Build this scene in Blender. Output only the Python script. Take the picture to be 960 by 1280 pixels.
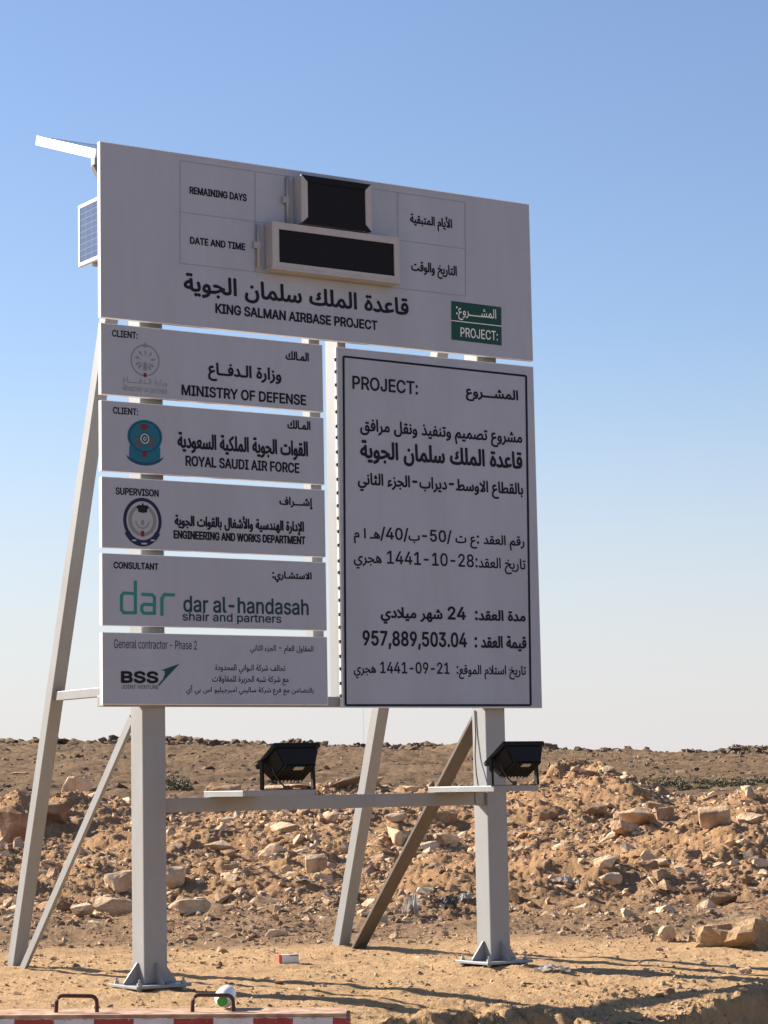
import bpy, bmesh, math, random, unicodedata, mathutils, mathutils.geometry
import numpy as np
from mathutils import Vector, Matrix

random.seed(7)
for o in list(bpy.data.objects):
    bpy.data.objects.remove(o, do_unlink=True)
S = bpy.context.scene
COL = S.collection

# ------------------------------------------------------------------ camera
CX, CY, CZ = -8.89, -17.8274, 1.6
YAW, PITCH, ROLL, FPX = 0.5834, 0.114, -0.0186, 2982.7
fw = np.array([math.sin(YAW)*math.cos(PITCH), math.cos(YAW)*math.cos(PITCH), math.sin(PITCH)])
rt0 = np.array([math.cos(YAW), -math.sin(YAW), 0.0]); up0 = np.cross(rt0, fw)
rt = math.cos(ROLL)*rt0 + math.sin(ROLL)*up0
up = -math.sin(ROLL)*rt0 + math.cos(ROLL)*up0
CAM = np.array([CX, CY, CZ])
cd = bpy.data.cameras.new('camera'); cam = bpy.data.objects.new('camera', cd); COL.objects.link(cam)
cam.matrix_world = Matrix(((rt[0], up[0], -fw[0], CX), (rt[1], up[1], -fw[1], CY), (rt[2], up[2], -fw[2], CZ), (0, 0, 0, 1)))
cd.sensor_fit = 'VERTICAL'; cd.sensor_height = 24.0; cd.sensor_width = 18.0
cd.lens = FPX/1280*24.0
cd.clip_start = 0.1; cd.clip_end = 20000
S.camera = cam
S.render.resolution_x, S.render.resolution_y = 768, 1024

# ------------------------------------------------------------------ sky, sun, exposure
SUN_DX, SUN_EL = -0.62, math.radians(29.5)       # the sun stands behind the board, a little to its left
SUN_AZ = math.atan2(SUN_DX, 1.0)
w = bpy.data.worlds.new('World'); S.world = w; w.use_nodes = True
wn, wl = w.node_tree.nodes, w.node_tree.links
bg = wn['Background']
sky = wn.new('ShaderNodeTexSky'); sky.sky_type = 'NISHITA'; sky.sun_disc = False
sky.sun_elevation = SUN_EL; sky.sun_rotation = SUN_AZ
sky.altitude = 600; sky.air_density = 1.2; sky.dust_density = 0.5; sky.ozone_density = 0.0
wb = wn.new('ShaderNodeMix'); wb.data_type = 'RGBA'; wb.blend_type = 'MULTIPLY'; wb.inputs[0].default_value = 1.0   # white balance
wb.inputs[7].default_value = (0.90, 0.985, 1.235, 1)
wl.new(sky.outputs[0], wb.inputs[6])
tcw = wn.new('ShaderNodeTexCoord'); szw = wn.new('ShaderNodeSeparateXYZ'); wl.new(tcw.outputs['Generated'], szw.inputs[0])
mrw = wn.new('ShaderNodeMapRange'); mrw.interpolation_type = 'SMOOTHSTEP'; mrw.inputs[1].default_value = -0.02; mrw.inputs[2].default_value = 0.20
mrw.inputs[3].default_value = 0.85; mrw.inputs[4].default_value = 0.0; wl.new(szw.outputs[2], mrw.inputs[0])
hz = wn.new('ShaderNodeMix'); hz.data_type = 'RGBA'; hz.inputs[7].default_value = (6.28, 6.12, 6.55, 1)     # pale dust lying along the horizon
wl.new(mrw.outputs[0], hz.inputs[0]); wl.new(wb.outputs[2], hz.inputs[6])
wl.new(hz.outputs[2], bg.inputs[0]); bg.inputs[1].default_value = 0.0502
sd = bpy.data.lights.new('sun', 'SUN'); sun = bpy.data.objects.new('sun', sd); COL.objects.link(sun)
sd.energy = 5.0; sd.angle = math.radians(0.53); sd.color = (1.0, 0.90, 0.77)
sv = Vector((math.sin(SUN_AZ)*math.cos(SUN_EL), math.cos(SUN_AZ)*math.cos(SUN_EL), math.sin(SUN_EL)))
sun.rotation_euler = (sv).to_track_quat('Z', 'Y').to_euler()
S.view_settings.view_transform = 'Standard'; S.view_settings.look = 'None'
S.view_settings.exposure = 1.30; S.view_settings.gamma = 1.0
S.view_settings.use_curve_mapping = False

# ------------------------------------------------------------------ pixel rays (960 x 1280) used to measure the photo
def ray(x, y): return fw + rt*((x-480)/FPX) - up*((y-640)/FPX)
def onY(x, y, Y):
    d = ray(x, y); return CAM + d*((Y-CY)/d[1])
def onX(x, y, X):
    d = ray(x, y); return CAM + d*((X-CX)/d[0])

# ------------------------------------------------------------------ object helpers
def link(o, parent=None):
    COL.objects.link(o)
    if parent is not None: o.parent = parent
    return o
def tag(o, label=None, cat=None, group=None, kind=None):
    if label: o['label'] = label
    if cat: o['category'] = cat
    if group: o['group'] = group
    if kind: o['kind'] = kind
    return o
def empty(name, loc=(0, 0, 0), label=None, cat=None, group=None, rot=(0, 0, 0)):
    o = bpy.data.objects.new(name, None); o.location = loc; o.rotation_euler = rot
    o.empty_display_size = 0.2
    return tag(link(o), label, cat, group)
def obj(name, bm, mat, parent=None, smooth=False, loc=None):
    me = bpy.data.meshes.new(name); bm.normal_update(); bm.to_mesh(me); bm.free()
    if smooth:
        for p in me.polygons: p.use_smooth = True
    me.materials.append(mat)
    o = bpy.data.objects.new(name, me)
    if loc is not None: o.location = loc
    return link(o, parent)
def add_box(bm, lo, hi, bev=0.0, M=None):
    t = bmesh.new(); bmesh.ops.create_cube(t, size=1.0)
    c = [(a+b)/2 for a, b in zip(lo, hi)]; s = [abs(b-a) for a, b in zip(lo, hi)]
    for v in t.verts: v.co = Vector((v.co.x*s[0]+c[0], v.co.y*s[1]+c[1], v.co.z*s[2]+c[2]))
    if bev > 0: bmesh.ops.bevel(t, geom=t.edges[:], offset=bev, segments=2, affect='EDGES', profile=.5)
    if M is not None: bmesh.ops.transform(t, matrix=M, verts=t.verts[:])
    merge(bm, t); return bm
def merge(bm, t):
    me = bpy.data.meshes.new('tmp'); t.to_mesh(me); t.free(); bm.from_mesh(me); bpy.data.meshes.remove(me)
def add_beam(bm, p, q, w_, h_, side=(1, 0, 0), bev=0.004):
    """square tube from p to q; w_ along side, h_ across."""
    p, q = Vector(p), Vector(q); d = (q-p); L = d.length; d.normalize()
    s = Vector(side); s = (s - d*s.dot(d)).normalized(); n = d.cross(s)
    t = bmesh.new(); bmesh.ops.create_cube(t, size=1.0)
    for v in t.verts: v.co = Vector((v.co.x*w_, v.co.y*h_, v.co.z*L))
    if bev > 0: bmesh.ops.bevel(t, geom=t.edges[:], offset=bev, segments=2, affect='EDGES', profile=.5)
    M = Matrix((s, n, d)).transposed().to_4x4(); M.translation = (p+q)/2
    bmesh.ops.transform(t, matrix=M, verts=t.verts[:]); merge(bm, t); return bm
def add_tube(bm, pts, r, seg=8):
    pts = [Vector(p) for p in pts]; rings = []
    for i, p in enumerate(pts):
        d = (pts[min(i+1, len(pts)-1)] - pts[max(i-1, 0)]).normalized()
        a = Vector((0, 0, 1)) if abs(d.z) < .9 else Vector((1, 0, 0))
        u = d.cross(a).normalized(); v = d.cross(u)
        rings.append([bm.verts.new(p + (u*math.cos(k*2*math.pi/seg) + v*math.sin(k*2*math.pi/seg))*r) for k in range(seg)])
    for a, b in zip(rings, rings[1:]):
        for k in range(seg): bm.faces.new((a[k], a[(k+1) % seg], b[(k+1) % seg], b[k]))
    bm.faces.new(rings[0][::-1]); bm.faces.new(rings[-1])
    return bm
def add_cyl(bm, c, r, h, axis='Z', seg=16, r2=None):
    t = bmesh.new(); bmesh.ops.create_cone(t, cap_ends=True, segments=seg, radius1=r, radius2=r if r2 is None else r2, depth=h)
    R = Matrix.Identity(4)
    if axis == 'X': R = Matrix.Rotation(math.pi/2, 4, 'Y')
    if axis == 'Y': R = Matrix.Rotation(math.pi/2, 4, 'X')
    bmesh.ops.transform(t, matrix=Matrix.Translation(c) @ R, verts=t.verts[:]); merge(bm, t); return bm
def add_prism(bm, poly, a, b, axis='Y'):
    """closed polygon (list of 2D points in the plane normal to axis) from a to b along axis."""
    def P(p, t):
        return {'Y': (p[0], t, p[1]), 'X': (t, p[0], p[1]), 'Z': (p[0], p[1], t)}[axis]
    A = [bm.verts.new(P(p, a)) for p in poly]; B = [bm.verts.new(P(p, b)) for p in poly]
    bm.faces.new(A); bm.faces.new(B[::-1])
    n = len(poly)
    for i in range(n): bm.faces.new((A[i], B[i], B[(i+1) % n], A[(i+1) % n]))
    bmesh.ops.recalc_face_normals(bm, faces=bm.faces[:])
    return bm

# ------------------------------------------------------------------ materials
def mat(name, base=(.5, .5, .5), rough=.6, metal=0.0, var=0.0, vscale=3.0, bump=0.0, bscale=60.0, dirt=None, spec=.5, stretch=(1, 1, 1), spots=None):
    m = bpy.data.materials.new(name); m.use_nodes = True
    N, L = m.node_tree.nodes, m.node_tree.links; b = N['Principled BSDF']
    b.inputs['Base Color'].default_value = (*base, 1); b.inputs['Roughness'].default_value = rough
    b.inputs['Metallic'].default_value = metal; b.inputs['Specular IOR Level'].default_value = spec
    geo = N.new('ShaderNodeNewGeometry'); mp = N.new('ShaderNodeMapping'); mp.inputs['Scale'].default_value = stretch
    L.new(geo.outputs['Position'], mp.inputs[0])
    if var > 0:
        nz = N.new('ShaderNodeTexNoise'); nz.inputs['Scale'].default_value = vscale; nz.inputs['Detail'].default_value = 6
        nz.inputs['Roughness'].default_value = .65; L.new(mp.outputs[0], nz.inputs[0])
        rp = N.new('ShaderNodeMapRange'); rp.inputs[1].default_value = .3; rp.inputs[2].default_value = .7
        rp.inputs[3].default_value = 0; rp.inputs[4].default_value = 1
        L.new(nz.outputs[0], rp.inputs[0])
        mx = N.new('ShaderNodeMix'); mx.data_type = 'RGBA'
        lo = dirt if dirt else tuple(c*(1-var) for c in base)
        mx.inputs[6].default_value = (*lo, 1); mx.inputs[7].default_value = (*base, 1)
        L.new(rp.outputs[0], mx.inputs[0]); out = mx.outputs[2]
        if spots:      # scattered rust freckles and scuffs
            n3 = N.new('ShaderNodeTexNoise'); n3.inputs['Scale'].default_value = 17; n3.inputs['Detail'].default_value = 7; n3.inputs['Roughness'].default_value = .7
            L.new(mp.outputs[0], n3.inputs[0]); r3 = N.new('ShaderNodeMapRange'); r3.inputs[1].default_value = .66; r3.inputs[2].default_value = .72; r3.inputs[3].default_value = 0; r3.inputs[4].default_value = .8
            L.new(n3.outputs[0], r3.inputs[0]); m3 = N.new('ShaderNodeMix'); m3.data_type = 'RGBA'; m3.inputs[7].default_value = (*spots, 1)
            L.new(r3.outputs[0], m3.inputs[0]); L.new(out, m3.inputs[6]); out = m3.outputs[2]
        L.new(out, b.inputs['Base Color'])
    if bump > 0:
        n2 = N.new('ShaderNodeTexNoise'); n2.inputs['Scale'].default_value = bscale; n2.inputs['Detail'].default_value = 8
        L.new(geo.outputs['Position'], n2.inputs[0])
        bp = N.new('ShaderNodeBump'); bp.inputs['Strength'].default_value = 1.0; bp.inputs['Distance'].default_value = bump
        L.new(n2.outputs[0], bp.inputs['Height']); L.new(bp.outputs[0], b.inputs['Normal'])
    return m

M_STEEL = mat('painted_steel', (.240, .255, .270), .43, 0, .12, 2.2, .0006, 40, dirt=(.195, .195, .19), spec=1.0, spots=(.17, .10, .06), stretch=(1, 1, .35))
M_ANGLE = mat('dull_angle_iron', (.12, .10, .083), .6, .1, .3, 5)
M_GALV = mat('galvanised_steel', (.40, .39, .37), .5, .3, .2, 6, .0005, 60)
M_SHEET = mat('white_sheet', (.318, .358, .43), .42, 0, .06, 2.2, .0012, 1.6, dirt=(.280, .308, .362), stretch=(1, 1, .16))
M_EDGE = mat('aluminium_trim', (.74, .74, .74), .35, .1)
M_INK = mat('printed_lettering', (.010, .010, .020), .6, spec=.15)
M_LINE = mat('printed_grey_line', (.22, .22, .25), .5)
M_TEAL = mat('teal_print', (.025, .20, .185), .55, spec=.2)
M_DKTEAL = mat('dark_teal_print', (.014, .042, .055), .55, spec=.2)
M_GREEN = mat('green_print', (.008, .06, .052), .55, spec=.2)
M_WHITE = mat('white_print', (.72, .72, .72), .5)
M_GREY = mat('grey_print', (.17, .18, .20), .5)
M_LGREY = mat('light_grey_print', (.37, .40, .43), .5)
M_BLUE = mat('crest_blue', (.012, .12, .20), .55, spec=.2)
M_DKBLUE = mat('crest_dark_blue', (.008, .06, .12), .55, spec=.2)
M_NAVY = mat('crest_navy', (.012, .016, .058), .55, spec=.2)
M_RED = mat('crest_red', (.13, .022, .024), .55, spec=.2)
M_PALE = mat('pale_print', (.30, .335, .37), .5)
M_BROWN = mat('crest_brown', (.075, .085, .085), .55, spec=.2)
M_LEDFRAME = mat('display_frame', (.375, .38, .39), .5, 0, .12, 9)
M_LEDFACE = mat('display_face', (.010, .011, .016), .65, 0, .25, 300, spec=.12)
M_BLACK = mat('black_casting', (.009, .010, .012), .6, .0, .3, 20, .0006, 200, spec=.2)
M_GLASS = mat('lamp_glass', (.05, .05, .05), .08)
M_CABLE = mat('black_cable', (.02, .02, .02), .5)
M_PIPE = mat('grey_conduit', (.30, .32, .34), .45)
M_RUST = mat('rusty_rebar', (.10, .045, .03), .75, .2, .4, 60, .0008, 200)
M_CONC = mat('concrete_grey', (.45, .41, .36), .85, 0, .3, 6, .002, 40)
M_CARTON = mat('carton_white', (.75, .74, .72), .5, 0, .1, 30)
M_CARTONRED = mat('carton_red', (.55, .10, .06), .5)
M_BOTTLE = mat('bottle_white', (.78, .78, .75), .35)
M_CAP = mat('bottle_cap_green', (.03, .32, .05), .4)
M_PLASTIC = mat('white_plastic', (.66, .63, .58), .6, 0, .25, 12, spec=.25)
M_BAG = mat('grey_plastic', (.20, .195, .19), .6, 0, .3, 14, spec=.25)
M_CELL = None

def rock_mat(name, a, b, c):
    m = bpy.data.materials.new(name); m.use_nodes = True
    N, L = m.node_tree.nodes, m.node_tree.links; bs = N['Principled BSDF']; bs.inputs['Roughness'].default_value = .92
    bs.inputs['Specular IOR Level'].default_value = .15
    geo = N.new('ShaderNodeNewGeometry')
    nz = N.new('ShaderNodeTexNoise'); nz.inputs['Scale'].default_value = 2.6; nz.inputs['Detail'].default_value = 8; nz.inputs['Roughness'].default_value = .7
    L.new(geo.outputs['Position'], nz.inputs[0])
    cr = N.new('ShaderNodeValToRGB'); e = cr.color_ramp.elements
    e[0].position = .30; e[0].color = (*a, 1); e[1].position = .70; e[1].color = (*c, 1)
    x = e.new(.5); x.color = (*b, 1)
    rnd = N.new('ShaderNodeMath'); rnd.operation = 'MULTIPLY_ADD'
    L.new(geo.outputs['Random Per Island'], rnd.inputs[0]); rnd.inputs[1].default_value = .36; 
    sub = N.new('ShaderNodeMath'); sub.operation = 'SUBTRACT'; L.new(nz.outputs[0], sub.inputs[0]); sub.inputs[1].default_value = .18
    L.new(sub.outputs[0], rnd.inputs[2]); L.new(rnd.outputs[0], cr.inputs[0]); L.new(cr.outputs[0], bs.inputs['Base Color'])
    n2 = N.new('ShaderNodeTexNoise'); n2.inputs['Scale'].default_value = 15; n2.inputs['Detail'].default_value = 10; n2.inputs['Roughness'].default_value = .7
    L.new(geo.outputs['Position'], n2.inputs[0])
    bp = N.new('ShaderNodeBump'); bp.inputs['Strength'].default_value = 1; bp.inputs['Distance'].default_value = .05
    L.new(n2.outputs[0], bp.inputs['Height']); L.new(bp.outputs[0], bs.inputs['Normal'])
    return m
M_ROCK = rock_mat('limestone_rock', (.27, .16, .09), (.48, .325, .20), (.70, .53, .36))
M_LUMP = rock_mat('earth_lump', (.21, .135, .085), (.34, .23, .145), (.50, .355, .23))
M_CLOD = rock_mat('soil_clod', (.33, .215, .12), (.45, .31, .18), (.56, .40, .25))
M_SCREE = rock_mat('slope_stone', (.13, .09, .06), (.20, .145, .10), (.31, .23, .16))
M_ROCKDARK = rock_mat('weathered_rock', (.10, .068, .045), (.16, .112, .076), (.26, .19, .135))

# ------------------------------------------------------------------ noise and terrain
def _h(ix, iy, seed):
    n = (ix*374761393 + iy*668265263 + seed*2147483647) & 0xFFFFFFFF
    n = ((n ^ (n >> 13))*1274126177) & 0xFFFFFFFF
    n = ((n ^ (n >> 16))*2246822519) & 0xFFFFFFFF
    return ((n ^ (n >> 15)) & 0xFFFF)/65535.0*2*math.pi
def noise2(x, y, seed=0):
    x = np.asarray(x, float); y = np.asarray(y, float)
    x0 = np.floor(x); y0 = np.floor(y); fx = x-x0; fy = y-y0
    ix = x0.astype(np.int64); iy = y0.astype(np.int64)
    u = fx*fx*fx*(fx*(fx*6-15)+10); v = fy*fy*fy*(fy*(fy*6-15)+10)
    def g(a, b, dx, dy):
        t = _h(ix+a, iy+b, seed); return np.cos(t)*dx + np.sin(t)*dy
    n00 = g(0, 0, fx, fy); n10 = g(1, 0, fx-1, fy); n01 = g(0, 1, fx, fy-1); n11 = g(1, 1, fx-1, fy-1)
    return ((n00*(1-u)+n10*u)*(1-v) + (n01*(1-u)+n11*u)*v)*1.5
def fbm(x, y, seed, oct=4, gain=.5):
    s = 0; a = 1
    for i in range(oct):
        s = s + a*noise2(x*2**i, y*2**i, seed+i*17); a *= gain
    return s
def billow(x, y, seed, oct=3, gain=.5):
    s = 0; a = 1
    for i in range(oct):
        s = s + a*(np.abs(noise2(x*2**i, y*2**i, seed+i*13))*2-.5); a *= gain
    return s
def sm(a, b, x):
    t = np.clip((x-a)/(b-a), 0, 1); return t*t*(3-2*t)
# heaps of rubble: (image column, distance, height, radius across, radius along)
HEAPS = [(708, 50, .68, 1.3, 2.2), (765, 48, .42, 1.0, 2.0), (865, 46, .12, 1.3, 2.0), (940, 45, .12, 1.0, 2), (870, 50, -.16, 2.0, 3.0),
         (75, 46, .55, 1.2, 2.0), (5, 43, .50, .75, 1.5), (180, 48, .22, 1.4, 2), (690, 33, .42, .75, 1.6), (905, 36, .50, 1.5, 3.0),
         (430, 51, .25, 1.5, 2), (300, 50, .25, 1.8, 2), (560, 33, .22, 1.0, 1.5), (240, 33.5, .18, 1.2, 1.6), (135, 31, .20, .9, 1.4), (560, 49, .35, 1.6, 2)]
HX = []
for (u, d, hh, ra, rl) in HEAPS:
    t = math.atan((u-480)/FPX); a = YAW + t
    HX.append((CX + math.sin(a)*d/math.cos(t), CY + math.cos(a)*d/math.cos(t), hh, ra, rl))
def zones(x, y):
    dx = x-CX; dy = y-CY
    fd = dx*math.sin(YAW) + dy*math.cos(YAW); lat = dx*math.cos(YAW) - dy*math.sin(YAW)
    r = np.hypot(dx, dy); dd = np.where(fd > 1, fd, r)
    u = np.clip(480 + FPX*lat/np.maximum(fd, 1.0), -3000, 4000)
    wob = .9*noise2(x*.35, y*.35, 91) + .5*noise2(x*1.1, y*1.1, 92)
    rub = sm(24.6, 27.2, dd + wob + .9*sm(620, 250, u))
    hill = sm(54, 62, dd + 3*noise2(x*.08, y*.08, 93))
    return dd, lat, u, rub, hill
def ht(x, y):
    x = np.asarray(x, float); y = np.asarray(y, float)
    dd, lat, u, rub, hill = zones(x, y)
    z = -.065 + .030*fbm(x*.45, y*.45, 1, 3) + .016*fbm(x*2.6, y*2.6, 5, 3) + .010*np.abs(fbm(x*8, y*8, 8, 3))
    z = z + .045*np.clip(y, -3.2, 0)*sm(40, 24, dd) + .028*np.clip(y, 0, 3.0)*sm(40, 24, dd)
    for px_, ph in ((.53, .05), (4.06, .055)):      # sand drifted round the two post feet
        q2 = ((x-px_)**2 + (y-.0)**2)/.20
        z = z + ph*np.exp(-q2)*np.clip(.55 + .9*noise2(x*3.1, y*3.1, 44), 0, 1.6)
    # churned bank at the near right
    nr = sm(20.6, 17.5, dd)*sm(400, 560, u)
    edge = np.interp(u, [400, 450, 480, 600, 700, 790, 850, 960, 1200], [14.5, 16.9, 18.7, 19.35, 19.1, 18.0, 19.5, 20.9, 22]) + .28*noise2(x*1.5, y*1.5, 28) + .15*noise2(x*4.5, y*4.5, 29)
    lip = edge + .10*fbm(x*9, y*9, 26, 2) - dd
    z = z - .17*sm(0, .22, lip) - .17*sm(.15, .60, lip)*(1+.3*noise2(x*3, y*3, 25)) - .05*sm(.2, 2.5, lip) + .05*billow(x*5, y*5, 23, 3)*sm(-.5, .2, lip)*sm(1.6, .5, lip)
    z = z - nr*(.10 - .08*fbm(x*1.3, y*1.3, 21, 3) - .06*billow(x*2.6, y*2.6, 24, 3) - .022*billow(x*8, y*8, 27, 2))
    # rubble rise
    rise = 1.15*sm(28.0, 51, dd) + .08*sm(26, 29, dd)
    lump = .19*fbm(x*.30, y*.30, 33, 2) + .10*billow(x*.33, y*.33, 31, 2) + (.12*fbm(x*.9, y*.9, 34, 3) + .055*fbm(x*2.4, y*2.4, 37, 3)) + .026*billow(x*7, y*7, 40, 2)
    calm = .40 + .60*sm(27.5, 32, dd)
    z = z + rise + rub*lump*calm*(1-.70*hill)
    for (hx, hy, hh, ra, rl) in HX:
        ex = x-hx; ey = y-hy
        a = ex*math.cos(YAW)-ey*math.sin(YAW); b = ex*math.sin(YAW)+ey*math.cos(YAW)
        q = np.sqrt((a/ra)**2 + (b/rl)**2) + .18*noise2(x*1.4, y*1.4, 51)
        z = z + hh*np.exp(-1.3*q*q)*(1+.16*fbm(x*1.8, y*1.8, 55, 3))
    # plain behind, climbing to the ridge
    uu = np.clip(u, -300, 1260)
    Rz = 1.6 + ((991-.0188*uu) - (930+.0165*uu))/FPX*250.0
    t = np.clip((dd-60)/190.0, 0, 1.0)
    hz = 1.02 + (Rz-1.02)*t + .10*billow(x*.11, y*.11, 61, 3)*(1+2*t) + .13*fbm(x*.5, y*.5, 64, 4, .6)*(1+.5*t)
    rb = np.exp(-((dd-249)/9.0)**2)
    hz = hz + rb*np.clip(.6*fbm(x*.07, y*.07, 71, 2) + .55*fbm(x*.22, y*.22, 75, 3) + .15, -.2, 2)*1.15
    far = sm(262, 330, dd)
    hz = hz*(1-far) + (-2.0)*far
    z = z*(1-hill) + hz*hill
    return z
def at(px, py):
    """point of the terrain seen in the photo at this pixel"""
    d = ray(px, py); s = np.concatenate([np.arange(12, 70, .02), np.arange(70, 300, .2)])
    P = CAM[None, :] + d[None, :]*s[:, None]
    below = np.nonzero(P[:, 2] < ht(P[:, 0], P[:, 1]))[0]
    i = below[0] if len(below) else len(s)-1
    return P[i]
def ground(x, y): return float(ht(np.array([x]), np.array([y]))[0])

def np_mesh(name, V, F, smooth=True):
    me = bpy.data.meshes.new(name); n = len(V); k = F.shape[1]
    me.vertices.add(n); me.vertices.foreach_set('co', np.ascontiguousarray(V, np.float32).ravel())
    me.loops.add(F.size); me.loops.foreach_set('vertex_index', np.ascontiguousarray(F, np.int32).ravel())
    me.polygons.add(len(F)); me.polygons.foreach_set('loop_start', np.arange(0, F.size, k, dtype=np.int32))
    me.polygons.foreach_set('use_smooth', np.full(len(F), smooth))
    me.update(calc_edges=True); return me

def build_ground():
    tf = np.linspace(-.212, .212, 800)
    ang = np.concatenate([-np.linspace(math.pi, math.atan(.215)+.02, 40), np.arctan(tf), np.linspace(math.atan(.215)+.02, math.pi, 40)])
    rad = np.concatenate([np.linspace(.5, 13.5, 30), np.arange(14, 27, .045), np.arange(27, 56, .062), np.arange(56, 110, .28), np.arange(110, 275, .8), np.geomspace(276, 12000, 24)])
    A, R = np.meshgrid(ang, rad)
    R2 = R/np.maximum(np.cos(np.clip(A, -.25, .25)), .5)
    X = CX + np.sin(YAW+A)*R2; Y = CY + np.cos(YAW+A)*R2
    Z = ht(X, Y)
    nr, na = A.shape
    V = np.stack([X, Y, Z], -1).reshape(-1, 3)
    i = np.arange(nr-1)[:, None]*na + np.arange(na-1)[None, :]
    F = np.stack([i, i+1, i+na+1, i+na], -1).reshape(-1, 4)
    me = np_mesh('ground', V, F)
    dd, lat, u, rub, hill = zones(V[:, 0], V[:, 1])
    grey = sm(24.0, 25.8, dd+1.0*noise2(V[:, 0]*.6, V[:, 1]*.6, 95) + 1.0*sm(620, 250, u))*sm(33.0, 28.0, dd+1.5*noise2(V[:, 0]*.3, V[:, 1]*.3, 96))
    ca = me.color_attributes.new('zone', 'FLOAT_COLOR', 'POINT')
    buf = np.stack([rub, hill, grey, np.ones_like(rub)], -1).astype(np.float32)
    ca.data.foreach_set('color', buf.ravel())
    return me
def ground_mat():
    m = bpy.data.materials.new('desert_soil'); m.use_nodes = True
    N, L = m.node_tree.nodes, m.node_tree.links; bs = N['Principled BSDF']
    bs.inputs['Roughness'].default_value = .95; bs.inputs['Specular IOR Level'].default_value = .1
    geo = N.new('ShaderNodeNewGeometry'); at_ = N.new('ShaderNodeVertexColor'); at_.layer_name = 'zone'
    sep = N.new('ShaderNodeSeparateColor'); L.new(at_.outputs[0], sep.inputs[0])
    def nz(scale, detail=8, rough=.65):
        n = N.new('ShaderNodeTexNoise'); n.inputs['Scale'].default_value = scale; n.inputs['Detail'].default_value = detail; n.inputs['Roughness'].default_value = rough
        L.new(geo.outputs['Position'], n.inputs[0]); return n.outputs[0]
    def ramp(src, *stops):
        r = N.new('ShaderNodeValToRGB'); e = r.color_ramp.elements
        while len(e) < len(stops): e.new(.5)
        for el, (p, c) in zip(e, stops): el.position = p; el.color = (*c, 1)
        L.new(src, r.inputs[0]); return r.outputs[0]
    def mix(f, a, b):
        x = N.new('ShaderNodeMix'); x.data_type = 'RGBA'; L.new(f, x.inputs[0]); L.new(a, x.inputs[6]); L.new(b, x.inputs[7]); return x.outputs[2]
    fine = nz(9, 10, .75); mid = nz(1.1, 8, .6); big = nz(.16, 6, .6); hl = nz(.7, 10, .75)
    sand = mix(mid, ramp(fine, (.3, (0.478, 0.288, 0.143)), (.7, (0.664, 0.433, 0.231))), ramp(fine, (.3, (0.571, 0.357, 0.181)), (.72, (0.749, 0.527, 0.294))))
    earth = mix(mid, ramp(fine, (.28, (0.237, 0.130, 0.067)), (.72, (0.447, 0.264, 0.140))), ramp(fine, (.28, (0.373, 0.219, 0.116)), (.72, (0.610, 0.388, 0.207))))
    hillc = mix(big, ramp(hl, (.30, (0.091, 0.058, 0.033)), (.52, (0.174, 0.112, 0.064)), (.72, (0.249, 0.170, 0.097))), ramp(hl, (.32, (0.129, 0.085, 0.050)), (.7, (0.272, 0.180, 0.101))))
    greyc = ramp(fine, (.3, (0.221, 0.139, 0.082)), (.7, (0.429, 0.278, 0.163)))
    c = mix(sep.outputs[0], sand, earth); c = mix(sep.outputs[2], c, greyc); c = mix(sep.outputs[1], c, hillc)
    L.new(c, bs.inputs['Base Color'])
    a = N.new('ShaderNodeMath'); a.operation = 'ADD'; L.new(nz(7, 10, .75), a.inputs[0]); L.new(nz(45, 6, .7), a.inputs[1])
    bp = N.new('ShaderNodeBump'); bp.inputs['Strength'].default_value = 1; bp.inputs['Distance'].default_value = .05
    L.new(a.outputs[0], bp.inputs['Height']); L.new(bp.outputs[0], bs.inputs['Normal'])
    return m
gme = build_ground(); gme.materials.append(ground_mat())
tag(link(bpy.data.objects.new('ground', gme)), kind='structure')

# ------------------------------------------------------------------ stones
def hull_proto(n, sq, seed, rough=0.0):
    rs = random.Random(seed); bm = bmesh.new()
    for _ in range(n):
        v = Vector((rs.gauss(0, 1), rs.gauss(0, 1), rs.gauss(0, 1))).normalized()
        # boxy bias: angular broken limestone
        k = max(abs(v.x), abs(v.y), abs(v.z)); v = v*(1-.6) + v/k*.6*.8
        bm.verts.new(Vector((v.x*sq[0], v.y*sq[1], v.z*sq[2])))
    r = bmesh.ops.convex_hull(bm, input=bm.verts[:])
    junk = [g for g in r['geom_interior'] + r['geom_unused'] if isinstance(g, bmesh.types.BMVert)]
    bmesh.ops.delete(bm, geom=list(set(junk)), context='VERTS')
    if rough > 0:
        bmesh.ops.bevel(bm, geom=bm.edges[:], offset=.07, segments=1, affect='EDGES', profile=.5, clamp_overlap=True)
        bmesh.ops.triangulate(bm, faces=bm.faces[:])
        for _ in range(2):
            bmesh.ops.subdivide_edges(bm, edges=[e for e in bm.edges if e.calc_length() > .16], cuts=1)
            bmesh.ops.triangulate(bm, faces=bm.faces[:])
        for v in bm.verts:
            c = v.co; s = seed*3.1
            d = float(noise2(c.x*2+s, c.y*2+c.z*1.7, seed)) + .5*float(noise2(c.x*5+c.z*4+s, c.y*5-c.z*3, seed+5))
            v.co = c*(1 + rough*d)
    bmesh.ops.triangulate(bm, faces=bm.faces[:])
    bmesh.ops.recalc_face_normals(bm, faces=bm.faces[:])
    return bm
def proto_arrays(n, sq, seed):
    bm = hull_proto(n, sq, seed); bm.verts.index_update()
    V = np.array([v.co[:] for v in bm.verts]); F = np.array([[v.index for v in f.verts] for f in bm.faces]); bm.free(); return V, F
SMALL = [proto_arrays(11, (1, random.uniform(.6, .95), random.uniform(.45, .8)), 100+i) for i in range(14)]
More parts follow.
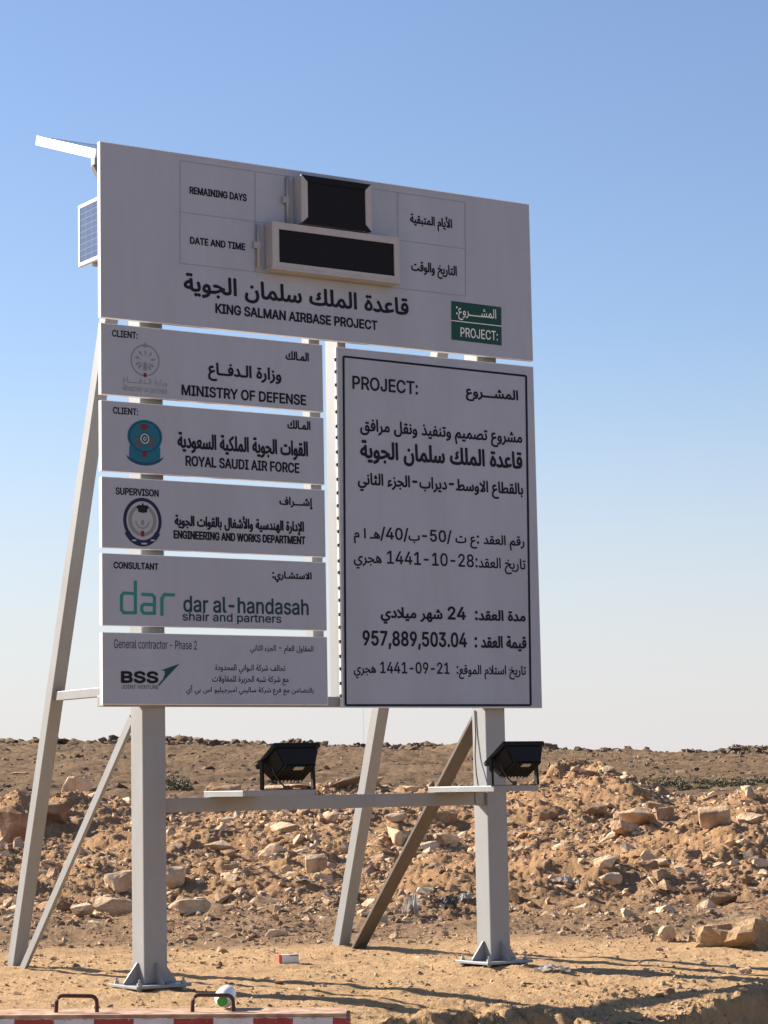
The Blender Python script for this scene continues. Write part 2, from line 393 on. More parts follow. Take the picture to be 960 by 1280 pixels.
def scatter_mesh(name, P, size, material, sink=.25, rs=None):
    """one mesh of many loose stones at points P (n,3) with radius size (n,)"""
    rs = rs or np.random.RandomState(3); n = len(P); which = rs.randint(0, len(SMALL), n)
    VV, FF, off = [], [], 0
    for k, (V, F) in enumerate(SMALL):
        idx = np.nonzero(which == k)[0]
        if not len(idx): continue
        a = rs.uniform(0, 2*math.pi, len(idx)); b = rs.normal(0, .35, len(idx)); c = rs.normal(0, .35, len(idx))
        ca, sa, cb, sb, cc, sc = np.cos(a), np.sin(a), np.cos(b), np.sin(b), np.cos(c), np.sin(c)
        Rm = np.zeros((len(idx), 3, 3))
        Rm[:, 0] = np.stack([ca*cb, ca*sb*sc-sa*cc, ca*sb*cc+sa*sc], -1)
        Rm[:, 1] = np.stack([sa*cb, sa*sb*sc+ca*cc, sa*sb*cc-ca*sc], -1)
        Rm[:, 2] = np.stack([-sb, cb*sc, cb*cc], -1)
        W = np.einsum('nij,vj->nvi', Rm, V)*size[idx][:, None, None] + P[idx][:, None, :]
        W[:, :, 2] += (size[idx]*(.5-sink))[:, None]
        VV.append(W.reshape(-1, 3)); FF.append((F[None] + (np.arange(len(idx))*len(V))[:, None, None] + off).reshape(-1, 3)); off += W.shape[0]*len(V)
    me = np_mesh(name, np.concatenate(VV), np.concatenate(FF), False); me.materials.append(material)
    return link(bpy.data.objects.new(name, me))
def polar(d, u):
    t = (u-480)/FPX; a = YAW
    return CX + math.sin(a)*d + math.cos(a)*d*t, CY + math.cos(a)*d - math.sin(a)*d*t
rs = np.random.RandomState(11)
# broken stone covering the rubble rise, denser on the heaps
n = 80000
d = 27 + (56-27)*rs.rand(n)**.85; u = rs.uniform(-90, 1050, n); x, y = polar(d, u)
dens = .58 + .75*fbm(x*.25, y*.25, 201, 3) + .25*noise2(x*1.1, y*1.1, 205) - .35*sm(31.5, 27.5, d)
keep = rs.rand(n) < np.clip(dens, .10, 1); x, y, d = x[keep], y[keep], d[keep]
size = np.clip(.021*np.exp(rs.normal(0, .75, len(x)))*(1+.012*(d-27)), .014, .17)
tag(scatter_mesh('rubble', np.stack([x, y, ht(x, y)], -1), size, M_ROCK, .48), 'loose broken limestone covering the rubble rise', 'rubble', kind='stuff')
# gravel on the sand strip
n = 26000
d = rs.uniform(14.5, 28, n); u = rs.uniform(-90, 1050, n); x, y = polar(d, u)
keep = rs.rand(n) < np.clip(.35 + .6*noise2(x*.7, y*.7, 301) + .3*sm(600, 760, u)*sm(21, 18, d), .05, 1); x, y = x[keep], y[keep]
size = np.clip(.0085*np.exp(rs.normal(0, .65, len(x))), .004, .055)
tag(scatter_mesh('gravel', np.stack([x, y, ht(x, y)], -1), size, M_ROCK, .3), 'pale gravel and pebbles strewn over the sand strip', 'gravel', kind='stuff')
n = 9000
d = rs.uniform(24.3, 31, n); u = rs.uniform(-90, 1050, n); x, y = polar(d, u)
keep = rs.rand(n) < np.clip(.5 + .8*noise2(x*.6, y*.6, 331) - .4*sm(25.6, 24.3, d), .03, 1); x, y = x[keep], y[keep]
size = np.clip(.018*np.exp(rs.normal(0, .65, len(x))), .008, .085)
tag(scatter_mesh('soil_lumps', np.stack([x, y, ht(x, y)], -1), size, M_LUMP, .4), 'brown earth lumps on the rough strip behind the sand', 'soil', kind='stuff')
n = 5000
d = rs.uniform(14.5, 21, n); u = rs.uniform(470, 1050, n); x, y = polar(d, u)
keep = rs.rand(n) < np.clip(.25 + 1.0*noise2(x*.9, y*.9, 321) + .5*sm(560, 800, u), .02, 1); x, y = x[keep], y[keep]
size = np.clip(.013*np.exp(rs.normal(0, .6, len(x))), .006, .06)
tag(scatter_mesh('soil_clods', np.stack([x, y, ht(x, y)], -1), size, M_CLOD, .35), 'loose soil clods over the churned bank at the lower right', 'soil', kind='stuff')
# stones on the far slope and along the ridge
n = 26000
d = 58 + (262-58)*rs.rand(n)**1.3; u = rs.uniform(-120, 1080, n); x, y = polar(d, u)
keep = rs.rand(n) < np.clip(.22 + .7*fbm(x*.05, y*.12, 401, 3), .03, 1); x, y, d = x[keep], y[keep], d[keep]
size = np.clip(.06*np.exp(rs.normal(0, .55, len(x)))*(1+.005*(d-58)), .03, .40)
tag(scatter_mesh('scree', np.stack([x, y, ht(x, y)], -1), size, M_SCREE, .42), 'brown stones strewn over the far slope', 'stones', kind='stuff')
n = 6000
d = rs.normal(249, 6, n); u = rs.uniform(-120, 1080, n); x, y = polar(d, u)
keep = rs.rand(n) < np.clip(.35+1.2*fbm(x*.07, y*.07, 501, 2), .05, 1); x, y = x[keep], y[keep]
size = np.clip(.30*np.exp(rs.normal(0, .45, len(x))), .12, .8)
tag(scatter_mesh('ridge_rubble', np.stack([x, y, ht(x, y)], -1), size, M_ROCKDARK, .3), 'dark broken rock heaped along the skyline ridge', 'stones', kind='stuff')

# single rocks
PROTO = []
for i in range(16):
    bm = hull_proto(14, (1, random.uniform(.65, .95), random.uniform(.5, .85)), 500+i, .07)
    me = bpy.data.meshes.new('rock'); bm.to_mesh(me); bm.free(); me.materials.append(M_ROCK); PROTO.append(me)
def rock(P, s, rot, label, group=None, me=None, cat='rock', name='rock'):
    o = bpy.data.objects.new(name, me or random.choice(PROTO)); o.location = P; o.rotation_euler = rot; o.scale = s
    return tag(link(o), label, cat, group)
def rock_px(px, py, wpx, hpx, label, rz=None, k=None, tilt=(0, 0), dep=.8, dark=False, name='rock', cat='rock'):
    """rock whose foot is seen at (px, py) and which spans wpx by hpx in the photo"""
    P = at(px, py); D = float(np.dot(P-CAM, fw)); sx = wpx/FPX*D/2/.88; sz = hpx/FPX*D/2/.72
    P = P + np.array([math.sin(YAW), math.cos(YAW), 0])*sx*.5
    me = PROTO[k if k is not None else random.randrange(16)]
    if dark:
        me = me.copy(); me.materials.clear(); me.materials.append(M_ROCKDARK)
    return rock((P[0], P[1], P[2]+sz*.50), (sx, sx*dep, sz), (tilt[0], tilt[1], (-YAW if rz is None else rz)), label, None, me, cat, name)
BIG = [
 (145, 1146, 66, 40, 'big tan rock low behind the left post, largest of its cluster', 3),
 (152, 1118, 50, 46, 'craggy dark tan rock heaped above the big one behind the left post', 6),
 (101, 1146, 30, 26, 'squat rock touching the left flank of the big rock behind the left post', 2),
 (80, 1140, 22, 18, 'small pale rock at the left end of the rock cluster behind the left post', 9),
 (236, 1144, 52, 27, 'tan angular rock with one bright face just right of the left post', 4),
 (213, 1112, 40, 40, 'dark rounded rock half hidden by the right side of the left post', 1),
 (12, 1056, 46, 62, 'tall tan boulder cut by the left edge of the photo', 7),
 (55, 1030, 62, 34, 'broad tan rock heap stone behind the leaning left brace', 5),
 (92, 990, 40, 30, 'tan boulder on top of the left heap between brace and post', 8),
 (275, 983, 46, 20, 'pale slab lying over the left lamp shelf', 10),
 (352, 988, 60, 22, 'pale rock seen behind the left floodlight legs', 11),
 (275, 1068, 44, 22, 'pale flat rock on the slope right of the left post', 12),
 (292, 1092, 32, 16, 'bright yellowish rock on the slope between the two posts', 13),
 (395, 1092, 32, 34, 'upright tan rock left of the foot of the leaning right brace', 14),
 (356, 1040, 40, 18, 'flat pale rock just under the beam between the posts', 15),
 (415, 1030, 24, 22, 'brown rock under the beam beside the leaning right brace', 0),
 (513, 990, 50, 26, 'pale rock standing over the beam between the right brace and post', 3),
 (553, 985, 26, 16, 'small pale rock over the beam near the right post', 5),
 (495, 1028, 32, 18, 'dark tan rock under the beam right of the right brace', 6),
 (555, 1032, 36, 24, 'tan rock under the beam near the right post', 7),
 (555, 1058, 44, 22, 'reddish tan rock low beside the right post', 8),
 (686, 1026, 28, 18, 'pale square block on the slope right of the right post', 9),
 (745, 1020, 32, 26, 'rounded pale rock on the front of the right heap', 10),
 (778, 1028, 22, 22, 'reddish brown block beside a long tilted slab', 11),
 (800, 1032, 50, 30, 'long tilted tan slab right of the heap', 12),
 (838, 1028, 34, 26, 'tan angular rock between two pale slabs', 13),
 (895, 1034, 46, 36, 'pale jagged rock standing at the right of the rubble', 14),
 (940, 1030, 36, 22, 'pale rock near the right edge of the photo', 15),
 (758, 1088, 34, 26, 'tan rock in the hollow right of the right post', 0),
 (764, 1108, 32, 24, 'squarish tan rock below another rock in the hollow', 1),
 (824, 1085, 30, 18, 'pale rock on the slope above the orange earth bank', 2),
 (905, 1130, 40, 18, 'flat pale stone lying on top of the huge boulder', 9),
 (835, 1178, 24, 28, 'upright grey stone left of the huge boulder', 4),
 (812, 1168, 18, 16, 'small pointed stone left of the upright grey stone', 13),
 (932, 1218, 18, 13, 'small pale stone on the sand in front of the huge boulder', 2),
 (345, 1172, 30, 14, 'low tan rock at the back of the sand near the carton', 8),
 (707, 985, 28, 26, 'upright pale rock on the crown of the right heap', 5),
]
def rock_crest(px, ptop, wp, label, k, d=50.5, tilt=(0, 0), dep=.8, dark=False):
    """rock standing on the crown of the rubble rise, its top seen at row ptop"""
    x, y = polar(d, px); z = ground(x, y)
    zt = CZ + float(ray(px, ptop)[2])/float(np.dot(ray(px, ptop), fw))*d*1.0; sz = max(.10, (zt-z)*.62); sx = wp/FPX*d/2/.88
    me = PROTO[k]
    if dark: me = me.copy(); me.materials.clear(); me.materials.append(M_ROCKDARK)
    return rock((x, y, zt-sz*.80), (sx, sx*dep, sz), (tilt[0], tilt[1], -YAW+random.uniform(-.2, .2)), label, None, me)
CREST = {92: 965, 275: 971, 352: 978, 513: 977, 553: 977, 707: 960}
for (px, py, wp, hp, lab, k) in BIG:
    if px in CREST and py < 996: rock_crest(px, CREST[px], wp, lab, k); continue
    rock_px(px, py, wp, hp, lab, k=k, rz=-YAW+random.uniform(-.25, .25), dep=random.uniform(.7, 1))
BOULDER = hull_proto(26, (1, .9, .8), 733, .15)
for _ in range(1):
    bmesh.ops.subdivide_edges(BOULDER, edges=BOULDER.edges[:], cuts=1)
    for v in BOULDER.verts: v.co *= 1 + .035*float(fbm(v.co.x*7+v.co.z*5, v.co.y*7-v.co.z*4, 61, 3))
boulder_me = bpy.data.meshes.new('boulder'); BOULDER.to_mesh(boulder_me); BOULDER.free(); boulder_me.materials.append(M_CLOD)
P = at(930, 1186); D = float(np.dot(P-CAM, fw))
rock((P[0]+math.sin(YAW)*.3, P[1]+math.cos(YAW)*.3, P[2]+.06), (.50, .45, .38), (0, 0, .4), 'huge earthy boulder half sunk in the ground at the right edge of the photo', None, boulder_me, 'boulder', 'boulder')
rock_crest(432, 968, 54, 'dark grey slab tilted up behind the beam between the posts', 12, 50.5, (0, -.30), .35, True)
rock_px(740, 972, 34, 15, 'dark slab lying across the top of the right heap', k=3, tilt=(0, .15), dep=.4, dark=True)
rock_px(62, 930, 48, 9, 'dark boulder low under the skyline at the far left', k=5, dark=True)
rock_px(24, 968, 22, 5, 'white flat slab on the far slope at the left', k=10)
# countless-looking but separate rocks of the rubble rise
cnt = 0
while cnt < 210:
    d = 27.8 + 26*random.random()**.9; u = random.uniform(-60, 1020); x, y = polar(d, u)
    dn = float(fbm(np.array([x*.25]), np.array([y*.25]), 201, 3)[0])
    if random.random() > .35 + 1.0*dn or (d < 30.5 and random.random() < .8): continue
    s = .085*math.exp(random.gauss(.25, .42))*(1+.014*(d-27)); s = min(s, .34)
    rock((x, y, ground(x, y)+s*.10), (s, s*random.uniform(.7, 1), s*random.uniform(.6, 1)),
         (random.gauss(0, .3), random.gauss(0, .3), random.uniform(0, 6.28)),
         'tan limestone rock lying loose among the rubble', 'loose rocks of the rubble rise')
    cnt += 1

# ------------------------------------------------------------------ lettering
FORM = {}
for cp in range(0xFE70, 0xFEFD):
    dc = unicodedata.decomposition(chr(cp)).split()
    if len(dc) == 2: FORM.setdefault(chr(int(dc[1], 16)), {})[dc[0][1:-1]] = chr(cp)
LIG = {}
for cp in range(0xFEF5, 0xFEFD):
    dc = unicodedata.decomposition(chr(cp)).split(); LIG.setdefault(chr(int(dc[2], 16)), {})[dc[0][1:-1]] = chr(cp)
def shape(s):
    """Arabic letters to their joined forms, in visual (left to right) order"""
    out = []; i = 0; prev = False
    def dual(c): return c == '\u0640' or 'initial' in FORM.get(c, {})
    def joins(c): return c == '\u0640' or 'final' in FORM.get(c, {})
    while i < len(s):
        c = s[i]; nx = s[i+1] if i+1 < len(s) else ''
        if c == '\u0644' and nx in LIG:
            out.append(LIG[nx]['final' if prev else 'isolated']); prev = False; i += 2; continue
        if c in FORM:
            p = prev and joins(c); n_ = dual(c) and bool(nx) and joins(nx)
            f = 'medial' if p and n_ else 'final' if p else 'initial' if n_ else 'isolated'
            out.append(FORM[c].get(f, c)); prev = dual(c)
        else:
            out.append(c); prev = c == '\u0640'
        i += 1
    mirror = {'(': ')', ')': '('}
    return ''.join(mirror.get(c, c) for c in reversed(out))
BF = -0.1                      # front plane of the boards
def bpt(px, py, Y=BF):
    p = onY(px, py, Y); return p[0], p[2]
# character outlines: code point -> advance and contours (x,y pairs, 256 units to the em)
GLYPHS = {
 32: (48, []),
 44: (48, [[10,-31,17,18,35,18,22,-31]]),
 45: (116, [[86,63,86,48,29,48,29,63]]),
 46: (48, [[24,-1,20,0,16,2,14,6,13,10,14,15,16,19,20,21,24,22,29,21,33,19,35,15,36,10,35,6,33,2,29,0]]),
 47: (64, [[60,136,18,-20,4,-20,46,136]]),
 48: (116, [[58,-2,45,0,33,6,24,16,18,29,14,45,12,65,14,85,18,101,24,114,33,124,45,130,58,132,71,130,83,124,92,114,98,101,102,85,104,65,102,45,98,29,92,16,83,6,71,0], [58,13,67,14,74,19,80,26,85,37,87,50,88,65,87,80,85,93,80,104,74,111,67,116,58,118,49,116,42,111,36,104,32,93,29,80,28,65,29,50,32,37,36,26,42,19,49,14]]),
 49: (116, [[20,0,20,14,100,14,100,0], [71,130,71,0,54,0,54,115,22,92,22,109,51,130]]),
 50: (116, [[16,0,16,12,67,66,76,78,81,89,81,102,79,107,75,112,70,115,57,118,50,117,44,115,39,111,36,106,33,100,33,93,17,93,18,104,22,113,28,121,37,127,46,131,58,132,69,131,78,127,86,121,92,114,96,105,98,95,95,81,86,66,39,15,100,15,100,0]]),
 51: (116, [[56,-2,44,-1,34,2,25,8,18,15,13,23,11,34,28,34,29,28,32,22,37,18,49,13,64,13,70,16,76,19,81,24,83,30,84,37,83,44,81,50,77,56,70,60,62,62,40,63,40,77,74,116,18,116,18,130,95,130,95,118,54,71,54,74,68,74,79,71,88,65,95,57,99,48,101,37,99,26,95,17,88,9,79,3,68,-1]]),
 52: (116, [[10,27,10,41,63,130,80,130,28,42,106,42,106,27], [72,0,72,81,88,81,88,0]]),
 53: (116, [[57,-2,46,-1,36,3,28,8,21,15,17,24,15,33,31,33,33,28,39,19,50,13,57,13,64,14,71,16,76,21,80,27,83,34,84,42,83,49,80,57,76,63,70,67,64,70,49,70,37,66,33,63,17,65,25,130,94,130,94,116,39,116,34,77,45,83,59,85,67,85,75,82,82,78,88,73,93,67,97,59,99,51,100,42,99,30,94,19,88,11,79,4,69,0]]),
 54: (116, [[58,-2,46,0,36,4,28,10,22,19,18,30,16,41,17,51,20,61,26,73,65,130,82,130,39,67,37,67,42,74,50,79,60,80,71,79,81,75,89,69,95,61,98,52,100,40,98,29,94,19,88,10,79,4,69,0], [58,12,65,13,71,16,76,20,80,26,83,33,84,40,83,48,80,55,76,60,71,64,65,67,58,68,51,67,44,64,39,60,35,55,33,48,32,41,33,33,35,26,39,20,44,16,51,13]]),
 55: (116, [[25,0,83,116,16,116,16,130,100,130,100,115,42,0]]),
 56: (116, [[58,-2,46,-1,35,3,26,8,19,16,15,25,13,35,14,43,17,50,21,56,26,62,32,66,39,68,30,72,24,79,19,87,18,97,19,107,23,115,29,122,37,127,47,131,58,132,69,131,78,127,86,122,93,115,96,107,98,97,96,88,92,79,85,72,77,68,90,62,95,56,99,50,102,43,103,35,101,25,97,16,90,8,81,3,70,-1], [66,13,73,15,78,19,83,23,85,29,86,35,85,42,83,48,78,53,72,57,66,59,58,60,50,59,43,57,38,53,33,48,30,42,30,35,30,29,33,23,37,19,43,15,50,13], [64,75,70,77,75,80,79,85,81,90,82,96,81,102,79,108,75,112,70,115,58,118,45,115,41,112,37,108,35,102,34,96,35,90,37,85,41,80,45,77,51,75]]),
 57: (116, [[58,132,69,131,79,126,88,120,94,111,98,101,100,89,99,79,95,69,90,57,51,0,33,0,77,63,79,63,74,57,66,52,56,50,45,51,35,55,27,61,21,69,18,79,16,90,18,102,22,112,28,120,36,127,47,131], [58,118,51,117,45,114,39,110,35,104,33,98,32,90,33,82,35,76,39,70,45,66,51,63,58,62,65,63,71,66,77,70,80,76,83,82,84,90,83,97,80,104,77,110,71,114,65,117]]),
 58: (48, [[24,-1,20,0,16,2,14,6,13,10,14,15,16,19,20,21,24,22,29,21,33,19,35,15,36,10,35,6,33,2,29,0], [24,69,20,70,16,73,14,76,13,81,14,85,16,89,20,92,24,93,29,92,33,89,35,85,36,81,35,76,33,73,29,70]]),
 65: (123, [[4,0,52,130,71,130,119,0,101,0,59,122,63,122,49,77,22,0], [28,36,28,51,95,51,95,36]]),
 66: (117, [[15,0,15,130,62,130,74,129,84,126,92,120,97,113,101,105,102,96,101,88,99,82,91,73,81,68,81,67,87,66,93,63,99,58,103,52,106,44,107,35,106,25,102,17,97,10,88,5,77,1,63,0], [32,15,63,15,76,16,84,20,89,27,91,35,90,41,88,47,84,52,78,56,71,58,32,59], [32,73,68,74,74,76,79,79,83,84,85,89,86,95,85,103,80,110,72,114,61,116,32,116]]),
 67: (131, [[68,-2,53,0,38,6,27,16,18,29,12,46,10,65,12,84,18,101,27,114,38,124,53,130,68,132,78,131,87,129,95,126,103,121,109,114,115,107,119,99,121,89,105,89,100,101,91,110,81,115,68,117,57,115,47,111,38,103,32,93,28,80,26,65,28,50,32,37,39,27,47,20,57,15,68,14,81,15,91,21,100,29,105,41,121,41,119,32,115,23,109,16,103,10,96,5,87,1,78,-1]]),
 68: (129, [[56,0,25,0,25,15,55,15,70,16,81,21,91,28,97,38,101,51,102,65,101,80,97,92,91,102,82,110,70,114,57,116,24,116,24,130,58,130,75,128,90,122,102,113,111,100,116,84,118,65,116,46,111,30,102,17,90,8,74,2], [32,130,32,0,15,0,15,130]]),
 69: (107, [[15,0,15,130,95,130,95,116,32,116,32,73,91,73,91,59,32,59,32,15,96,15,96,0]]),
 70: (105, [[15,0,15,130,94,130,94,116,32,116,32,71,89,71,89,57,32,57,32,0]]),
 71: (133, [[69,-2,52,0,38,6,27,16,18,30,12,46,10,65,12,84,18,101,26,114,38,124,52,130,68,132,78,131,87,129,96,125,103,120,110,114,115,107,119,98,121,89,104,89,99,101,91,109,81,115,68,117,57,115,47,111,38,103,32,93,28,80,26,65,28,50,32,37,39,27,47,20,57,15,69,14,79,15,88,18,96,24,101,32,105,41,106,52,111,51,72,51,72,65,122,65,122,51,121,36,115,23,107,13,96,5,83,0]]),
 73: (77, [[8,0,8,15,30,15,30,116,8,116,8,130,69,130,69,116,47,116,47,15,69,15,69,0]]),
 74: (101, [[47,-2,32,1,19,8,11,21,8,37,8,44,25,44,27,27,31,19,38,14,47,13,56,14,63,19,68,27,70,37,70,130,86,130,86,37,83,21,75,8,63,1]]),
 75: (119, [[27,37,27,55,45,78,93,130,115,130], [15,0,15,130,32,130,32,0], [95,0,48,66,58,79,115,0]]),
 76: (101, [[15,0,15,130,32,130,32,15,92,15,92,0]]),
 77: (161, [[15,0,15,130,39,130,75,36,82,12,79,12,90,48,122,130,145,130,145,0,129,0,130,117,131,117,117,74,87,0,73,0,39,87,29,117,30,117,31,0]]),
 78: (134, [[15,0,15,130,35,130,96,33,106,14,104,14,102,40,102,130,119,130,119,0,99,0,42,91,28,116,31,116,32,84,32,0]]),
 79: (137, [[68,-2,52,0,39,6,27,16,18,29,12,46,10,65,12,84,18,101,27,114,39,124,52,130,68,132,84,130,98,124,110,114,119,101,124,84,126,65,124,46,119,29,110,16,98,6,84,0], [68,14,79,15,89,19,98,27,105,37,109,50,110,65,109,80,105,93,98,103,89,111,79,115,68,117,57,115,47,111,39,103,32,93,28,80,26,65,28,50,32,37,39,27,47,19,57,15]]),
 80: (114, [[15,0,15,130,60,130,74,129,85,125,94,118,100,110,103,100,105,89,103,78,100,68,94,60,85,53,74,49,60,48,28,48,28,62,69,63,76,66,81,70,85,75,87,82,87,96,85,103,81,108,76,112,69,115,32,116,32,0]]),
 82: (115, [[15,0,15,130,60,130,74,129,85,125,94,119,100,111,104,101,105,90,104,79,100,69,94,62,85,56,74,52,60,51,25,51,25,65,69,66,76,68,82,72,85,77,88,83,88,97,85,104,82,109,76,113,69,115,32,116,32,0], [90,0,59,59,78,59,110,0]]),
 83: (114, [[57,-2,44,-1,33,2,23,8,16,15,12,24,10,35,27,35,28,28,32,22,36,18,50,13,66,13,73,15,80,19,84,24,87,29,88,36,88,41,85,46,76,52,33,67,22,74,15,84,13,95,15,106,19,115,26,122,35,127,46,131,58,132,70,131,81,127,90,122,97,115,101,106,103,97,86,97,84,105,77,112,68,116,58,117,50,117,43,115,37,111,33,107,30,102,29,96,30,90,34,85,43,79,74,70,86,65,97,56,101,51,104,44,105,35,103,25,99,16,92,9,83,3,71,-1]]),
 84: (115, [[8,116,8,130,107,130,107,116,66,116,66,0,49,0,49,116]]),
 85: (132, [[66,-2,52,-1,39,4,29,11,22,20,17,32,15,44,15,130,32,130,32,46,33,37,36,29,41,22,48,17,56,14,66,13,76,14,85,17,91,22,96,29,99,37,101,46,101,130,117,130,117,44,115,32,111,20,103,11,93,4,81,-1]]),
 86: (123, [[52,0,4,130,22,130,63,8,60,8,74,53,101,130,119,130,71,0]]),
 87: (176, [[40,0,4,130,21,130,46,31,50,10,48,10,54,37,78,130,97,130,123,31,127,10,125,10,131,37,154,130,171,130,136,0,117,0,92,91,86,122,89,122,81,83,59,0]]),
 89: (121, [[52,0,52,53,4,130,23,130,53,81,64,59,57,59,64,75,98,130,117,130,69,53,69,0]]),
 97: (100, [[32,-1,24,1,17,6,12,11,9,19,8,28,9,35,11,41,15,46,26,52,65,59,70,62,70,71,65,80,56,84,44,84,34,80,27,74,26,70,10,75,15,82,20,89,27,93,42,98,55,98,67,95,78,88,83,82,85,74,86,64,86,0,71,0,71,13,70,13,65,6,55,0,49,-2], [52,12,58,15,64,19,67,24,70,29,71,49,59,45,34,41,26,36,24,32,24,22,29,16,38,12]]),
 99: (101, [[53,-2,41,-1,30,4,21,12,14,22,10,34,9,48,10,62,14,75,21,85,30,92,41,97,53,98,67,97,78,91,87,82,93,71,78,67,74,74,69,80,62,83,53,84,44,83,37,79,32,74,28,66,25,57,25,48,25,39,28,30,32,23,37,17,44,13,58,12,66,15,72,20,78,30,93,26,87,14,78,5,67,0]]),
 100: (109, [[50,-2,39,-1,29,4,20,12,14,22,10,34,9,48,10,63,14,75,20,85,29,92,39,97,50,98,58,98,65,95,74,88,78,82,80,82,80,130,95,130,95,0,80,0,80,15,78,15,73,8,65,1,58,-1], [52,12,61,13,67,17,73,22,77,29,79,38,80,49,79,59,77,67,73,74,67,80,61,83,52,84,44,83,37,80,32,74,28,67,25,58,25,49,25,39,28,30,32,22,37,17,44,13]]),
 101: (103, [[54,-2,41,-1,30,4,21,12,14,22,10,34,9,48,10,62,14,74,21,84,29,92,40,97,53,98,68,96,75,92,82,87,87,81,91,72,94,62,95,43,19,43,19,57,87,57,79,52,79,61,76,69,72,75,67,80,61,83,53,85,44,83,37,80,32,75,28,69,25,62,25,45,25,36,28,27,33,21,39,16,46,13,60,12,69,16,76,22,78,27,93,23,90,16,86,10,80,5,72,1,64,-1]]),
 104: (105, [[29,0,13,0,13,130,29,130,29,74,26,74,32,85,39,93,48,97,58,98,67,97,76,94,82,89,87,82,90,73,91,62,91,0,76,0,76,60,74,70,70,78,63,83,54,84,47,84,41,81,36,78,32,72,30,66]]),
 105: (43, [[13,0,13,97,29,97,29,0], [21,113,17,114,14,116,11,120,11,124,11,128,14,131,17,133,21,134,26,133,29,131,32,128,32,124,32,120,29,116,26,114]]),
 108: (48, [[26,1,19,5,15,12,13,22,13,130,29,130,30,20,31,16,33,14,43,14,46,1,41,0]]),
 110: (105, [[29,0,13,0,13,97,29,97,29,74,26,74,32,85,39,93,48,97,58,98,67,97,76,94,82,89,87,82,90,73,91,62,91,0,76,0,76,60,74,70,70,78,63,83,54,84,47,84,41,81,36,78,32,72,30,66]]),
 111: (106, [[53,-2,41,-1,30,4,21,12,14,22,10,34,9,48,10,62,14,75,21,85,30,92,41,97,53,98,66,97,76,92,85,85,92,75,96,62,98,48,96,34,92,22,85,12,76,4,66,-1], [53,12,62,13,69,17,75,23,79,30,81,39,82,48,81,57,79,66,75,74,69,79,62,83,53,84,44,83,37,79,32,74,28,66,25,57,25,48,25,39,28,30,32,23,37,17,44,13]]),
 112: (109, [[13,-37,13,97,29,97,29,82,30,82,35,88,44,95,50,98,59,98,70,97,80,92,88,85,95,75,99,63,100,48,99,34,95,22,88,12,80,4,70,-1,59,-2,51,-1,44,1,35,8,30,15,29,15,29,-37], [56,12,65,13,72,17,77,22,81,30,83,39,84,49,83,58,81,67,77,74,72,80,65,83,56,84,48,83,41,80,36,74,32,67,30,59,29,49,30,38,32,29,36,22,41,17,48,13]]),
 114: (66, [[13,0,13,97,29,97,29,82,30,82,33,89,39,94,46,97,62,98,62,83,53,83,46,83,41,81,36,77,32,73,30,67,29,0]]),
 115: (93, [[47,-2,37,-1,29,1,22,5,16,10,12,16,9,24,24,27,27,20,32,15,38,13,46,12,56,13,63,16,67,21,69,26,68,31,65,35,61,38,27,48,18,53,14,61,12,70,13,78,17,85,22,91,29,95,38,98,48,98,57,98,65,95,71,92,77,87,83,74,69,71,66,76,62,81,56,84,48,85,40,84,34,81,29,77,28,71,29,66,32,62,44,57,70,50,78,44,83,36,85,27,84,19,80,12,74,6,67,2,57,-1]]),
 116: (58, [[52,97,52,84,2,84,2,97], [17,121,32,121,33,19,35,16,38,13,52,14,55,0,43,-1,32,1,24,5,18,13,17,24]]),
 1600: (41, [[0,-1,2,12,45,11,48,8,48,3,44,0]]),
 65152: (62, [[25,7,19,10,14,15,10,21,9,29,10,36,12,43,16,47,22,51,28,53,37,54,46,52,44,41,34,42,27,40,22,36,21,29,21,25,27,17,35,13,38,12], [6,-9,3,3,35,12,53,19,57,8,32,-1]]),
 65155: (36, [[14,0,11,98,23,98,26,0], [3,107,2,115,14,118,13,115,5,120,3,124,2,133,6,139,13,142,24,141,23,134,17,135,12,133,10,129,12,124,17,120,21,119,15,118,29,123,31,115]]),
 65159: (36, [[14,0,11,108,23,108,26,0], [10,-46,8,-38,20,-35,19,-38,12,-33,9,-29,9,-20,13,-14,20,-11,31,-11,30,-19,24,-18,18,-19,16,-24,18,-29,23,-33,27,-34,21,-34,35,-30,38,-38]]),
 65165: (36, [[14,0,11,108,23,108,26,0]]),
 65166: (44, [[33,0,26,2,20,5,17,10,14,25,11,108,23,108,27,24,30,15,33,13,46,12,50,10,52,6,50,1,47,0]]),
 65167: (151, [[59,-3,63,9,94,10,115,13,122,16,127,19,130,23,131,27,129,41,124,57,135,61,142,40,143,30,142,22,139,15,134,9,125,4,114,1,81,-3], [59,-3,35,-1,18,4,12,8,8,13,5,20,5,31,9,51,20,49,18,37,18,24,21,18,27,14,35,11,63,9,66,2], [71,-31,67,-27,67,-22,71,-18,77,-18,81,-22,81,-27,77,-31]]),
 65169: (41, [[0,-1,2,12,13,13,20,16,22,25,17,45,13,57,25,61,32,38,33,27,32,16,28,9,21,3,12,0], [13,-28,9,-24,9,-19,13,-15,19,-15,23,-19,23,-24,19,-28]]),
 65170: (52, [[0,-1,2,12,12,13,17,17,20,27,24,43,36,41,32,22,34,17,40,13,54,12,58,10,60,6,58,1,52,-1,37,1,32,3,26,10,25,15,29,15,24,7,18,2,10,0], [23,-28,19,-24,19,-19,23,-15,29,-15,33,-19,33,-24,29,-28]]),
